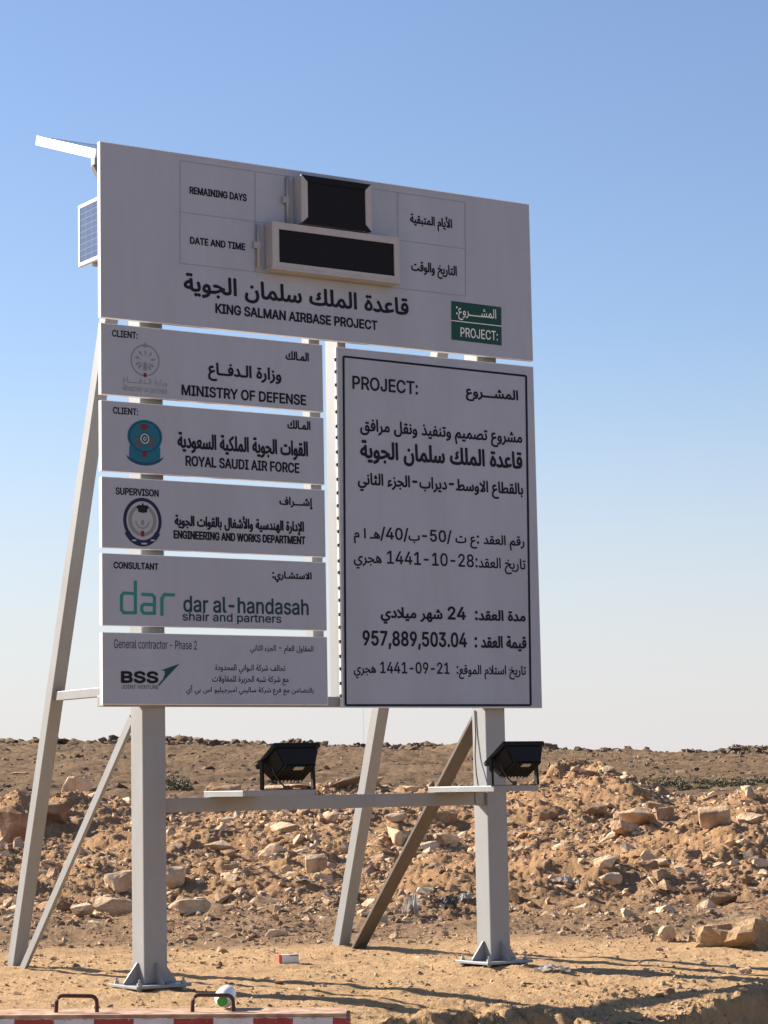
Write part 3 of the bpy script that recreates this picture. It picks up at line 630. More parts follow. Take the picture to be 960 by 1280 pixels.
 65171: (61, [[24,1,17,3,12,6,8,10,5,17,5,24,6,31,10,40,16,50,27,61,30,53,20,62,27,71,42,58,53,43,56,35,57,22,54,14,48,6,38,1], [35,13,42,16,46,23,46,30,43,39,35,49,28,55,35,55,25,45,19,34,17,25,18,20,21,16,25,13], [39,86,35,90,35,95,39,99,45,99,49,95,49,90,45,86], [18,86,14,90,14,95,18,99,24,99,28,95,28,90,24,86]]),
 65172: (74, [[66,0,59,2,54,5,49,10,46,16,43,78,55,78,58,22,63,15,70,12,78,11,81,8,81,3,77,0], [51,16,34,13,19,16,13,19,8,23,6,28,5,34,5,40,12,51,23,60,38,66,46,67,48,54,35,52,25,48,19,42,17,36,19,30,25,27,34,26,50,28], [45,96,41,100,41,106,45,110,50,110,55,106,55,100,50,96], [24,96,20,100,20,106,24,110,30,110,34,106,34,100,30,96]]),
 65173: (151, [[59,-3,63,9,94,10,115,13,122,16,127,19,130,23,131,27,129,41,124,57,135,61,142,40,143,30,142,22,139,15,134,9,125,4,114,1,81,-3], [59,-3,35,-1,18,4,12,8,8,13,5,20,5,31,9,51,20,49,18,37,18,24,21,18,27,14,35,11,63,9,66,2], [82,61,77,65,77,71,82,75,87,75,91,71,91,65,87,61], [61,61,57,65,57,71,61,75,67,75,71,71,71,65,67,61]]),
 65174: (166, [[59,-3,63,9,83,10,103,14,123,23,131,28,139,36,149,30,146,21,148,16,154,13,167,12,172,10,173,6,171,1,166,-1,149,1,142,4,138,8,135,13,136,19,138,19,124,9,105,2,83,-2], [59,-3,35,-1,18,4,12,8,8,13,5,20,5,31,9,51,20,49,18,37,18,24,21,18,27,14,35,11,63,9,66,2], [82,61,78,65,78,71,82,75,88,75,92,71,92,65,88,61], [61,61,57,65,57,71,61,75,67,75,71,71,71,65,67,61]]),
 65175: (45, [[0,-1,2,12,15,12,20,14,23,16,25,25,20,45,16,57,28,61,35,38,36,27,34,14,32,9,23,3,9,0], [30,77,26,82,26,87,30,91,36,91,40,87,40,82,36,77], [9,77,5,82,5,87,9,91,15,91,19,87,19,82,15,77]]),
 65176: (57, [[0,-1,2,12,13,13,20,17,23,27,27,43,39,41,36,28,36,18,38,15,45,13,58,12,63,10,64,6,62,1,57,-1,42,0,34,3,30,8,28,15,32,15,27,7,21,2,12,0], [38,59,33,63,33,69,38,73,43,73,47,69,47,63,43,59], [17,59,13,63,13,69,17,73,23,73,27,69,27,63,23,59]]),
 65180: (57, [[0,-1,2,12,13,13,20,17,23,27,27,43,39,41,36,28,36,18,38,15,45,13,58,12,63,10,64,6,62,1,57,-1,42,0,34,3,30,8,28,15,32,15,27,7,21,2,12,0], [27,76,23,80,23,86,27,90,33,90,37,86,37,80,33,76], [17,59,13,63,13,69,17,73,23,73,27,69,27,63,23,59], [38,59,33,63,33,69,38,73,43,73,47,69,47,63,43,59]]),
 65183: (89, [[0,-1,1,12,17,13,32,16,46,22,59,29,49,36,38,40,21,41,12,39,9,51,25,53,39,52,70,37,82,35,83,24,71,22,37,6,21,1], [39,-28,35,-24,35,-18,39,-14,45,-14,49,-18,49,-24,45,-28]]),
 65184: (97, [[91,-1,80,1,72,6,66,15,64,21,73,27,78,17,86,13,98,12,103,10,104,6,102,1,100,0], [0,-1,1,12,17,13,32,16,46,22,59,29,49,36,38,40,21,41,12,39,9,51,25,53,39,52,70,37,82,35,83,24,71,22,37,6,21,1], [37,-28,33,-24,33,-18,37,-14,42,-14,46,-18,46,-24,42,-28]]),
 65188: (97, [[91,-1,80,1,72,6,66,15,64,21,73,27,78,17,86,13,98,12,103,10,104,6,102,1,100,0], [0,-1,1,12,17,13,32,16,46,22,59,29,49,36,38,40,21,41,12,39,9,51,25,53,39,52,70,37,82,35,83,24,71,22,37,6,21,1]]),
 65190: (98, [[92,-1,79,2,73,5,68,9,64,15,61,24,60,36,70,41,73,25,76,20,84,14,103,11,106,8,106,3,102,0], [44,-59,25,-54,17,-50,11,-44,6,-37,3,-29,2,-19,4,-2,12,13,24,26,40,36,60,44,58,42,42,48,21,51,7,48,5,59,14,62,24,63,36,62,69,52,86,50,87,38,71,36,55,31,39,24,26,13,17,-1,15,-9,14,-17,15,-25,17,-31,21,-36,33,-43,48,-47,64,-47,87,-41,91,-51,73,-58,64,-59], [44,79,40,83,40,89,44,93,50,93,54,89,54,83,50,79]]),
 65193: (72, [[5,7,11,17,20,14,33,12,45,13,51,18,53,25,52,32,46,44,33,64,44,71,57,51,64,35,66,24,65,18,63,12,58,7,52,3,44,0,27,-1,17,1]]),
 65194: (81, [[39,12,49,15,53,21,53,28,44,47,33,64,44,71,54,54,71,17,77,13,87,10,88,6,86,1,81,-1,71,1,63,7,60,12,58,19,64,24,61,12,58,7,52,3,44,0,27,-1,17,1,5,7,11,17,26,12]]),
 65196: (81, [[39,12,49,15,53,21,53,28,44,47,33,64,44,71,54,54,71,17,77,13,87,10,88,6,86,1,81,-1,71,1,63,7,60,12,58,19,64,24,61,12,58,7,52,3,44,0,27,-1,17,1,5,7,11,17,26,12], [31,86,26,90,26,95,31,99,36,99,40,95,40,90,36,86]]),
 65197: (56, [[1,-35,-4,-23,10,-18,20,-12,27,-5,31,2,34,16,33,24,24,46,35,51,43,33,46,17,45,8,43,0,34,-14,23,-24,11,-31]]),
 65198: (60, [[1,-35,-4,-24,15,-15,26,-5,32,6,34,16,33,24,24,46,35,51,49,17,52,14,66,10,68,6,66,1,60,-1,49,2,43,8,40,16,45,13,44,4,40,-5,35,-13,22,-25,7,-33]]),
 65199: (56, [[1,-35,-4,-23,10,-18,20,-12,27,-5,31,2,34,16,33,24,24,46,35,51,43,33,46,17,45,8,43,0,34,-14,23,-24,11,-31], [24,69,20,74,20,79,24,83,30,83,34,79,34,74,30,69]]),
 65200: (60, [[1,-35,-4,-24,15,-15,26,-5,32,6,34,16,33,24,24,46,35,51,49,17,52,14,66,10,68,6,66,1,60,-1,49,2,43,8,40,16,45,13,44,4,40,-5,35,-13,22,-25,7,-33], [22,69,18,74,18,79,22,83,28,83,32,79,32,74,28,69]]),
 65201: (183, [[39,-35,24,-30,12,-21,8,-15,5,-8,5,4,11,27,22,22,18,7,17,1,18,-6,21,-12,26,-17,32,-20,48,-23,65,-20,76,-14,82,-6,84,4,83,17,77,40,89,43,93,28,98,16,103,13,110,12,115,12,120,16,123,25,126,43,138,41,135,20,136,16,140,13,149,12,157,12,162,16,164,25,160,45,156,57,168,61,175,38,176,27,174,14,168,5,160,1,149,-1,140,0,133,3,129,8,127,15,132,15,127,6,120,1,109,-1,101,1,96,4,92,9,90,14,97,6,93,-8,90,-15,86,-22,79,-27,71,-32,60,-34]]),
 65203: (119, [[0,-1,2,12,9,12,14,16,18,25,23,42,34,39,31,26,31,16,34,14,38,12,48,12,54,14,58,20,63,43,74,41,72,20,73,16,77,13,85,12,93,13,98,17,100,25,97,39,91,57,103,61,110,38,111,27,110,15,104,6,96,1,85,-1,74,1,67,6,63,15,69,15,63,5,55,0,42,-1,34,0,27,5,24,10,23,16,27,17,21,5,12,0]]),
 65204: (129, [[0,-1,2,12,9,12,14,16,18,25,23,42,34,39,31,20,32,15,36,13,44,12,51,12,56,16,60,25,63,43,74,41,72,20,73,16,77,13,85,12,92,12,96,15,99,19,99,36,98,52,109,52,111,32,114,20,120,14,135,10,137,6,134,1,129,-1,120,1,113,5,108,10,105,17,108,16,106,10,99,3,89,0,78,0,69,3,65,10,63,15,69,15,63,5,55,0,42,-1,34,0,27,5,24,10,23,16,27,17,21,5,12,0]]),
 65207: (119, [[0,-1,2,12,9,12,14,16,18,25,23,42,34,39,31,26,31,16,34,14,38,12,48,12,54,14,58,20,63,43,74,41,72,20,73,16,77,13,85,12,93,13,98,17,100,25,97,39,91,57,103,61,110,38,111,27,110,15,104,6,96,1,85,-1,74,1,67,6,63,15,69,15,63,5,55,0,42,-1,34,0,27,5,24,10,23,16,27,17,21,5,12,0], [62,83,58,87,58,93,62,97,68,97,72,93,72,87,68,83], [52,67,48,71,48,76,52,80,58,80,62,76,62,71,58,67], [73,67,69,71,69,76,73,80,79,80,83,76,83,71,79,67]]),
 65208: (129, [[0,-1,2,12,9,12,14,16,18,25,23,42,34,39,31,20,32,15,36,13,44,12,51,12,56,16,60,25,63,43,74,41,72,20,73,16,77,13,85,12,92,12,96,15,99,19,99,36,98,52,109,52,111,32,114,20,120,14,135,10,137,6,134,1,129,-1,120,1,113,5,108,10,105,17,108,16,106,10,99,3,89,0,78,0,69,3,65,10,63,15,69,15,63,5,55,0,42,-1,34,0,27,5,24,10,23,16,27,17,21,5,12,0], [62,83,58,87,58,93,62,97,68,97,72,93,72,87,68,83], [52,67,48,71,48,76,52,80,58,80,62,76,62,71,58,67], [73,67,69,71,69,76,73,80,79,80,83,76,83,71,79,67]]),
 65212: (144, [[140,-1,128,1,116,6,112,9,124,15,135,12,146,12,150,10,152,6,149,1,147,0], [61,-2,43,-1,31,3,25,10,24,14,27,15,19,4,10,0,0,-1,2,12,10,13,16,18,20,27,23,42,34,39,31,23,33,17,39,13,53,10,76,10,94,11,107,15,116,21,118,25,118,32,115,39,108,43,95,43,81,35,68,25,55,8,42,9,53,25,68,40,85,52,94,55,103,56,111,55,118,53,123,49,127,43,129,37,130,30,129,22,125,14,118,7,107,2,93,-2]]),
 65216: (144, [[140,-1,128,1,116,6,112,9,124,15,135,12,146,12,150,10,152,6,149,1,147,0], [61,-2,43,-1,31,3,25,10,24,14,27,15,19,4,10,0,0,-1,2,12,10,13,16,18,20,27,23,42,34,39,31,23,33,17,39,13,53,10,76,10,94,11,107,15,116,21,118,25,118,32,115,39,108,43,95,43,81,35,68,25,55,8,42,9,53,25,68,40,85,52,94,55,103,56,111,55,118,53,123,49,127,43,129,37,130,30,129,22,125,14,118,7,107,2,93,-2], [96,72,92,76,92,82,96,86,102,86,106,82,106,76,102,72]]),
 65218: (126, [[122,-1,110,1,98,6,94,9,106,15,117,12,128,12,132,10,134,6,132,1,129,0], [31,-1,3,1,4,13,27,11,59,10,77,12,90,15,98,22,100,25,101,33,97,40,90,44,78,43,63,36,51,25,37,9,24,10,36,26,51,41,68,52,77,56,86,57,94,56,100,53,106,49,109,44,112,38,113,31,111,23,108,15,100,8,90,3,75,-1], [32,15,29,108,42,108,45,26]]),
 65220: (108, [[103,-1,92,1,80,6,75,9,88,15,99,12,109,12,114,10,115,6,113,1,111,0], [0,-1,2,12,46,12,65,14,77,19,81,22,83,26,84,33,80,39,73,43,61,43,47,35,34,25,20,8,7,9,19,25,34,40,51,52,60,55,69,56,77,55,83,53,89,49,93,43,95,37,96,30,95,23,91,16,84,10,66,3,50,0], [14,14,11,108,24,108,27,25]]),
 65225: (77, [[44,-59,27,-55,19,-51,12,-46,6,-39,3,-30,2,-19,3,-9,6,1,11,10,18,19,27,26,38,32,49,36,62,39,65,27,45,21,28,12,22,6,18,-1,15,-9,14,-17,16,-30,23,-38,32,-44,42,-47,52,-47,68,-46,84,-42,88,-52,78,-56,65,-59], [27,21,16,26,8,36,6,47,7,56,10,63,15,69,22,73,29,75,40,76,52,73,49,62,37,63,27,61,20,56,18,48,20,41,26,35,34,31,40,31]]),
 65226: (81, [[38,-59,23,-57,16,-54,10,-49,6,-44,3,-36,2,-27,2,-17,5,-9,15,4,51,32,54,36,55,43,52,47,47,50,39,50,24,45,21,43,44,21,60,14,69,12,82,12,87,10,88,6,86,1,81,-1,60,1,46,7,35,14,12,37,10,44,13,49,21,55,32,60,45,62,54,61,61,57,66,51,67,45,66,37,63,31,53,20,28,0,18,-11,15,-17,14,-25,15,-31,17,-36,26,-43,36,-46,45,-47,56,-47,80,-40,83,-50,73,-55,59,-58]]),
 65227: (76, [[0,-1,2,12,27,12,21,17,15,26,13,31,12,38,13,46,16,53,21,59,27,63,35,66,47,66,58,64,56,53,43,54,33,52,27,46,24,38,26,30,30,25,36,20,43,18,49,17,68,24,72,13,51,6,28,1]]),
 65228: (79, [[0,-1,2,12,19,13,33,18,45,25,53,33,55,41,54,45,49,49,41,50,25,47,19,43,42,21,50,17,70,12,81,12,85,10,87,6,85,1,79,-1,62,1,46,6,33,14,10,37,8,44,11,49,19,55,30,60,43,62,51,62,57,60,65,53,67,45,66,38,60,25,48,14,31,5,11,0]]),
 65232: (79, [[0,-1,2,12,19,13,33,18,45,25,53,33,55,41,54,45,49,49,41,50,25,47,19,43,42,21,50,17,70,12,81,12,85,10,87,6,85,1,79,-1,62,1,46,6,33,14,10,37,8,44,11,49,19,55,30,60,43,62,51,62,57,60,65,53,67,45,66,38,60,25,48,14,31,5,11,0], [39,79,35,83,35,88,39,92,45,92,49,88,49,83,45,79]]),
 65233: (149, [[59,-3,63,9,115,11,123,13,127,17,129,22,131,40,130,49,127,56,123,62,117,64,111,61,106,54,105,46,106,41,110,37,118,36,127,37,135,39,135,28,123,24,117,24,104,26,99,28,95,32,93,37,93,49,97,60,103,70,113,75,118,76,126,75,132,71,136,65,140,57,142,39,141,25,138,13,133,5,123,0,105,-2], [59,-3,35,-1,18,4,12,8,8,13,5,20,5,31,9,51,20,49,18,37,18,24,21,18,27,14,35,11,63,9,66,2], [112,92,108,96,108,102,112,106,118,106,122,102,122,96,118,92]]),
 65234: (167, [[59,-3,63,9,101,11,123,14,133,19,140,25,142,29,143,37,141,42,137,47,133,50,126,50,120,45,117,37,117,29,122,22,132,15,118,10,112,15,106,23,104,34,106,45,112,54,120,61,130,63,137,62,143,59,148,54,152,48,154,42,155,29,150,18,142,10,131,5,120,2,90,-2], [159,-1,144,1,124,6,134,14,168,12,173,10,174,6,172,1,170,0], [59,-3,35,-1,18,4,12,8,8,13,5,20,5,31,9,51,20,49,18,37,18,24,21,18,27,14,35,11,63,9,66,2], [126,79,122,83,122,89,126,93,132,93,136,89,136,83,132,79]]),
 65235: (68, [[0,-1,2,12,19,12,35,14,44,19,48,27,49,40,47,51,43,60,39,63,32,63,27,58,24,50,24,43,26,38,32,36,41,36,53,39,54,28,42,24,35,24,22,26,17,29,14,33,12,38,12,49,15,60,22,70,31,75,37,76,44,75,50,71,55,65,58,57,61,39,60,28,57,19,52,12,40,4,19,0], [31,92,27,96,27,102,31,106,37,106,41,102,41,96,37,92]]),
 65236: (75, [[0,-1,2,12,17,12,31,14,41,19,48,25,51,30,51,38,48,45,42,50,35,50,29,45,25,38,25,29,30,22,41,14,26,10,21,15,15,23,12,34,14,45,20,55,29,61,39,63,46,62,52,59,57,54,61,48,63,42,63,29,58,19,50,10,39,5,22,0], [67,-1,52,1,32,6,43,14,77,12,81,10,83,6,81,1,78,0], [35,79,30,83,30,89,35,93,40,93,44,89,44,83,40,79]]),
 65238: (123, [[41,-41,25,-37,18,-33,12,-28,8,-22,5,-14,5,-3,6,6,13,24,24,19,18,3,18,-3,19,-11,22,-18,28,-23,35,-26,53,-29,66,-27,77,-24,86,-20,92,-14,96,-7,99,12,97,26,92,35,89,37,83,38,78,35,75,30,73,24,73,18,76,15,80,13,124,12,129,10,130,6,128,1,123,-1,81,0,72,2,65,6,61,14,61,24,65,35,72,44,81,50,86,50,93,49,99,46,104,41,108,33,110,22,111,5,108,-9,101,-22,90,-32,75,-38,59,-41], [94,66,90,70,90,76,94,80,100,80,104,76,104,70,100,66], [73,66,69,70,69,76,73,80,79,80,83,76,83,70,79,66]]),
 65239: (68, [[0,-1,2,12,19,12,35,14,44,19,48,27,49,40,47,51,43,60,39,63,32,63,27,58,24,50,24,43,26,38,32,36,41,36,53,39,54,28,42,24,35,24,22,26,17,29,14,33,12,38,12,49,15,60,22,70,31,75,37,76,44,75,50,71,55,65,58,57,61,39,60,28,57,19,52,12,40,4,19,0], [42,92,37,96,37,102,42,106,47,106,51,102,51,96,47,92], [21,92,17,96,17,102,21,106,26,106,31,102,31,96,26,92]]),
 65240: (75, [[0,-1,2,12,17,12,31,14,41,19,48,25,51,30,51,38,48,45,42,50,35,50,29,45,25,38,25,29,30,22,41,14,26,10,21,15,15,23,12,34,14,45,20,55,29,61,39,63,46,62,52,59,57,54,61,48,63,42,63,29,58,19,50,10,39,5,22,0], [67,-1,52,1,32,6,43,14,77,12,81,10,83,6,81,1,78,0], [45,79,41,83,41,89,45,93,51,93,55,89,55,83,51,79], [24,79,20,83,20,89,24,93,30,93,34,89,34,83,30,79]]),
 65242: (140, [[59,-3,63,9,88,10,103,14,107,17,110,21,112,30,109,108,122,108,125,25,130,16,137,12,144,11,147,8,147,3,143,0,133,0,124,4,120,10,119,14,122,14,114,6,101,1,83,-2], [55,31,52,41,68,46,70,48,68,51,60,58,59,63,60,69,66,75,78,82,82,73,72,68,69,63,78,53,80,47,79,43,76,39,68,35], [59,-3,35,-1,18,4,12,8,8,13,5,20,5,31,9,51,20,49,18,37,18,24,21,18,27,14,35,11,63,9,66,2]]),
 65243: (63, [[0,-1,2,12,24,12,35,14,40,17,42,21,41,27,35,37,5,65,5,73,6,77,11,81,33,95,59,107,64,96,30,79,12,67,14,73,31,59,43,46,51,34,53,22,52,15,47,7,35,1,14,-1]]),
 65244: (77, [[0,-1,2,12,24,12,37,15,41,19,41,25,36,34,5,65,5,73,6,77,11,81,35,96,59,107,64,96,35,82,12,68,13,73,37,51,47,39,56,25,63,16,72,13,83,10,85,6,83,1,77,-1,67,1,57,6,52,10,48,17,52,15,47,8,40,3,29,0]]),
 65245: (105, [[5,4,11,27,22,22,18,7,18,-6,21,-12,25,-16,32,-20,39,-22,47,-23,58,-22,66,-20,72,-16,77,-10,80,-2,83,18,80,108,93,108,96,17,93,-1,87,-17,82,-23,75,-28,68,-32,58,-34,39,-35,24,-30,12,-22,8,-16,5,-9]]),
 65246: (111, [[5,4,11,27,22,22,18,7,17,1,18,-6,21,-12,26,-17,32,-20,46,-23,59,-21,69,-18,76,-11,81,-4,83,5,84,15,80,108,93,108,96,25,101,16,108,12,115,11,118,8,118,3,114,0,106,0,100,2,95,6,92,14,96,10,93,-6,89,-14,84,-21,78,-27,69,-31,58,-34,37,-35,23,-30,12,-21,8,-15,5,-8]]),
 65247: (39, [[0,-1,1,12,14,13,16,16,18,24,15,108,27,108,30,25,28,12,26,8,22,4,16,1]]),
 65248: (46, [[0,-1,1,12,14,13,16,16,18,24,15,108,28,108,31,25,35,16,43,12,50,11,53,8,53,3,49,0,40,0,31,4,26,10,25,14,29,13,24,6,14,1]]),
 65249: (73, [[11,-60,4,-22,3,-9,4,-1,6,6,10,12,15,16,28,20,42,21,56,19,55,29,52,38,47,44,39,46,32,44,26,39,20,31,11,36,19,49,29,56,40,58,47,57,53,55,61,46,66,35,67,24,64,9,62,4,46,8,34,9,24,6,18,0,15,-10,19,-40,23,-57]]),
 65250: (85, [[12,-60,3,-17,2,-4,2,7,5,17,15,33,27,45,40,52,51,55,57,53,63,47,74,19,80,13,91,10,93,6,91,1,85,-1,75,1,68,7,71,10,67,3,61,-1,53,-3,44,-1,35,4,26,11,19,22,21,21,17,15,14,2,14,-9,19,-36,24,-57], [57,10,61,12,62,16,53,38,50,41,42,40,28,29,28,31,36,19,46,12,51,10]]),
 65251: (80, [[0,-1,2,12,9,14,14,20,29,46,38,53,46,54,56,52,63,45,69,35,71,25,70,16,67,10,64,5,54,1,44,0,29,5,18,11,24,21,38,14,48,12,55,14,58,17,60,23,58,32,52,39,45,42,40,40,35,35,21,10,15,3,8,0]]),
 65252: (88, [[0,-1,2,12,8,14,13,20,26,43,34,50,41,54,46,55,55,53,63,45,76,18,82,13,94,10,95,6,93,1,88,-1,77,1,69,7,66,3,60,-1,53,-3,42,-1,32,5,24,15,16,4,9,0], [29,26,35,19,41,13,47,10,52,9,57,10,60,13,61,18,56,34,52,39,48,42,43,42,38,39]]),
 65253: (104, [[5,4,11,27,22,22,18,7,17,1,18,-6,21,-12,26,-17,32,-20,48,-22,58,-22,65,-20,76,-13,82,-3,84,8,82,22,74,42,85,48,91,36,95,23,96,10,95,-2,90,-14,81,-25,68,-32,59,-34,40,-34,24,-30,18,-27,12,-22,8,-16,5,-9], [47,61,43,65,43,71,47,75,53,75,57,71,57,65,53,61]]),
 65254: (111, [[5,6,11,27,22,22,18,11,17,1,18,-7,21,-13,26,-17,32,-20,48,-23,65,-21,76,-15,82,-6,84,4,83,17,77,40,89,43,93,28,99,16,105,13,117,10,118,6,116,1,111,-1,100,1,94,7,90,14,97,6,94,-9,90,-16,86,-22,79,-28,71,-32,60,-34,39,-35,24,-30,17,-27,12,-22,8,-16,5,-9], [47,61,43,65,43,71,47,75,53,75,57,71,57,65,53,61]]),
 65255: (41, [[0,-1,2,12,13,13,20,16,22,25,17,45,13,57,25,61,32,38,33,27,32,16,28,9,21,3,12,0], [16,77,12,82,12,87,16,91,22,91,26,87,26,82,22,77]]),
 65256: (52, [[0,-1,2,12,12,13,17,17,20,27,24,43,36,41,32,22,34,17,40,13,54,12,58,10,60,6,58,1,52,-1,37,1,32,3,26,10,25,15,29,15,24,7,18,2,10,0], [21,59,17,63,17,69,21,73,26,73,31,69,31,63,26,59]]),
 65258: (74, [[66,0,59,2,54,5,49,10,46,16,43,78,55,78,58,22,63,15,70,12,78,11,81,8,81,3,77,0], [51,16,34,13,19,16,13,19,8,23,6,28,5,34,5,40,12,51,23,60,38,66,46,67,48,54,35,52,25,48,19,42,17,36,19,30,25,27,34,26,50,28]]),
 65259: (87, [[52,-1,39,3,27,9,18,18,13,30,13,43,15,49,18,54,23,58,29,61,35,62,41,61,47,58,51,54,56,42,57,36,56,28,52,20,46,14,39,9,20,2,0,-1,2,12,16,13,27,16,38,23,44,31,46,38,44,44,41,49,35,51,29,49,25,44,23,38,24,32,30,22,41,15,52,11,62,11,65,13,67,15,68,19,67,24,62,31,52,42,22,66,29,76,53,57,68,43,76,32,80,25,80,18,78,9,75,5,71,2,66,-1]]),
 65260: (77, [[47,-33,37,-32,29,-29,22,-23,17,-15,14,-5,12,7,13,19,19,39,28,54,34,59,39,62,45,63,50,62,57,57,62,47,62,34,58,21,53,16,46,11,38,8,47,16,67,12,78,12,83,10,85,6,82,1,77,-1,50,2,63,3,68,-6,69,-16,65,-24,58,-31], [0,-1,2,12,14,12,15,1], [50,-20,55,-18,58,-13,58,-6,54,0,44,4,30,4,23,2,23,13,34,15,42,19,48,27,50,39,47,49,44,51,38,48,32,39,27,26,25,10,27,-6,33,-15,40,-19]]),
 65261: (68, [[9,-35,6,-22,23,-19,36,-13,41,-8,45,-2,47,6,47,19,46,28,42,34,37,38,31,38,25,33,22,25,22,18,25,13,31,11,40,11,52,14,52,3,44,0,34,-1,24,0,16,4,11,10,10,18,12,30,17,40,25,48,30,50,35,51,41,50,46,48,53,40,58,28,59,14,58,1,54,-11,47,-20,37,-27,24,-32]]),
 65262: (72, [[9,-35,6,-22,23,-19,36,-13,41,-8,45,-2,47,6,48,15,47,24,44,32,39,37,34,39,28,36,24,30,22,21,23,16,27,14,41,12,76,11,79,8,79,3,75,0,35,-1,23,1,17,4,13,7,11,12,10,25,14,36,21,45,30,50,35,51,42,50,48,47,53,42,56,35,59,25,59,14,58,1,54,-11,47,-20,37,-27,24,-32]]),
 65265: (115, [[5,4,11,27,22,22,18,7,17,1,19,-9,27,-17,37,-21,50,-23,69,-20,83,-14,91,-7,94,0,91,4,67,15,61,20,58,29,59,35,65,47,75,57,88,63,101,63,113,59,108,48,95,51,87,49,78,44,72,38,70,31,73,26,98,14,105,9,107,2,106,-4,103,-10,99,-16,92,-22,84,-27,74,-32,63,-34,40,-35,24,-30,18,-27,12,-22,8,-16,5,-9], [62,-63,58,-59,58,-54,62,-49,68,-49,72,-54,72,-59,68,-63], [41,-63,37,-59,37,-54,41,-49,47,-49,51,-54,51,-59,47,-63]]),
 65266: (112, [[5,4,11,27,22,22,18,7,18,-5,20,-10,28,-17,39,-22,53,-23,69,-21,83,-17,92,-11,94,-7,95,-1,92,2,72,10,75,22,100,14,118,10,119,6,117,1,106,-1,107,-5,106,-11,103,-16,98,-21,83,-30,62,-35,49,-35,38,-34,27,-31,18,-26,11,-20,6,-11], [57,-63,53,-59,53,-54,57,-49,63,-49,67,-54,67,-59,63,-63], [37,-63,33,-59,33,-54,37,-49,42,-49,46,-54,46,-59,42,-63]]),
 65267: (45, [[0,-1,2,12,15,12,20,14,23,16,25,25,20,45,16,57,28,61,35,38,36,27,34,14,32,9,23,3,9,0], [25,-29,21,-25,21,-19,25,-15,31,-15,35,-19,35,-25,31,-29], [4,-29,0,-25,0,-19,4,-15,10,-15,14,-19,14,-25,10,-29]]),
 65268: (57, [[0,-1,2,12,13,13,20,17,23,27,27,43,39,41,36,28,36,18,38,15,45,13,58,12,63,10,64,6,62,1,57,-1,42,0,34,3,30,8,28,15,32,15,27,7,21,2,12,0], [35,-29,31,-25,31,-19,35,-15,41,-15,45,-19,45,-25,41,-29], [15,-29,10,-25,10,-19,15,-15,20,-15,24,-19,24,-25,20,-29]]),
 65271: (88, [[60,85,57,107,70,108,72,91,71,68,68,55,62,42,56,32,43,19,36,12,59,13,65,15,67,19,66,26,56,38,39,53,6,78,13,88,56,55,69,42,76,31,78,20,77,14,73,7,65,2,52,0,17,0,17,12,31,23,42,34,50,45,56,56,59,68], [4,97,2,105,14,108,13,104,6,110,3,114,3,123,7,129,14,132,25,131,24,124,18,124,12,123,10,119,12,114,17,110,21,109,15,108,29,112,32,105]]),
 65273: (88, [[60,85,57,107,70,108,72,91,71,68,68,55,62,42,56,32,43,19,36,12,59,13,65,15,67,19,66,26,56,38,39,53,6,78,13,88,56,55,69,42,76,31,78,20,77,14,73,7,65,2,52,0,17,0,17,12,31,23,42,34,50,45,56,56,59,68], [15,-46,13,-38,25,-35,24,-38,16,-33,14,-29,13,-20,18,-14,25,-11,36,-11,34,-19,29,-18,23,-19,21,-24,23,-29,28,-33,32,-34,26,-34,40,-30,42,-38]]),
 65275: (88, [[60,85,57,107,70,108,72,91,71,68,68,55,62,42,56,32,43,19,36,12,59,13,65,15,67,19,66,26,56,38,39,53,6,78,13,88,56,55,69,42,76,31,78,20,77,14,73,7,65,2,52,0,17,0,17,12,31,23,42,34,50,45,56,56,59,68]]),
 65276: (91, [[83,0,71,3,64,9,61,19,58,108,70,108,74,24,76,15,80,13,92,12,97,10,98,6,96,1,94,0], [17,-1,7,1,9,13,29,12,38,14,45,18,51,23,56,31,59,41,60,54,67,36,62,19,53,9,43,3,32,0], [54,20,48,31,23,60,6,76,14,85,46,52,63,28]]),
}
GL = {chr(k): (v[0]/256.0, [np.array(l, float).reshape(-1, 2)/256.0 for l in v[1]]) for k, v in GLYPHS.items()}
FILL = {}
def filled(ch):
    """outline of one character filled by the non-zero rule: vertices and triangles"""
    if ch in FILL: return FILL[ch]
    ad, L = GL[ch]; V, E = [], []
    for l in L:
        n0 = len(V); k = len(l)
        V += [Vector((float(q[0]), float(q[1]))) for q in l]; E += [(n0+i, n0+(i+1) % k) for i in range(k)]
    if not V: FILL[ch] = (ad, None, None); return FILL[ch]
    v, e, f = mathutils.geometry.delaunay_2d_cdt(V, E, [], 0, 1e-6)[:3]
    v = np.array([q[:] for q in v]); f = np.array([t for t in f if len(t) == 3]); c = v[f].mean(1); wn_ = np.zeros(len(f))
    for l in L:
        a, b_ = l, np.roll(l, -1, 0)
        up_ = (a[None, :, 1] <= c[:, None, 1]) & (b_[None, :, 1] > c[:, None, 1]); dn = (a[None, :, 1] > c[:, None, 1]) & (b_[None, :, 1] <= c[:, None, 1])
        cr = (b_[None, :, 0]-a[None, :, 0])*(c[:, None, 1]-a[None, :, 1]) - (c[:, None, 0]-a[None, :, 0])*(b_[None, :, 1]-a[None, :, 1])
        wn_ += (up_ & (cr > 0)).sum(1) - (dn & (cr < 0)).sum(1)
    f = f[wn_ != 0]; t = v[f]
    ar = (t[:, 1, 0]-t[:, 0, 0])*(t[:, 2, 1]-t[:, 0, 1]) - (t[:, 2, 0]-t[:, 0, 0])*(t[:, 1, 1]-t[:, 0, 1])
    f[ar < 0] = f[ar < 0][:, ::-1]
    FILL[ch] = (ad, v, f); return FILL[ch]
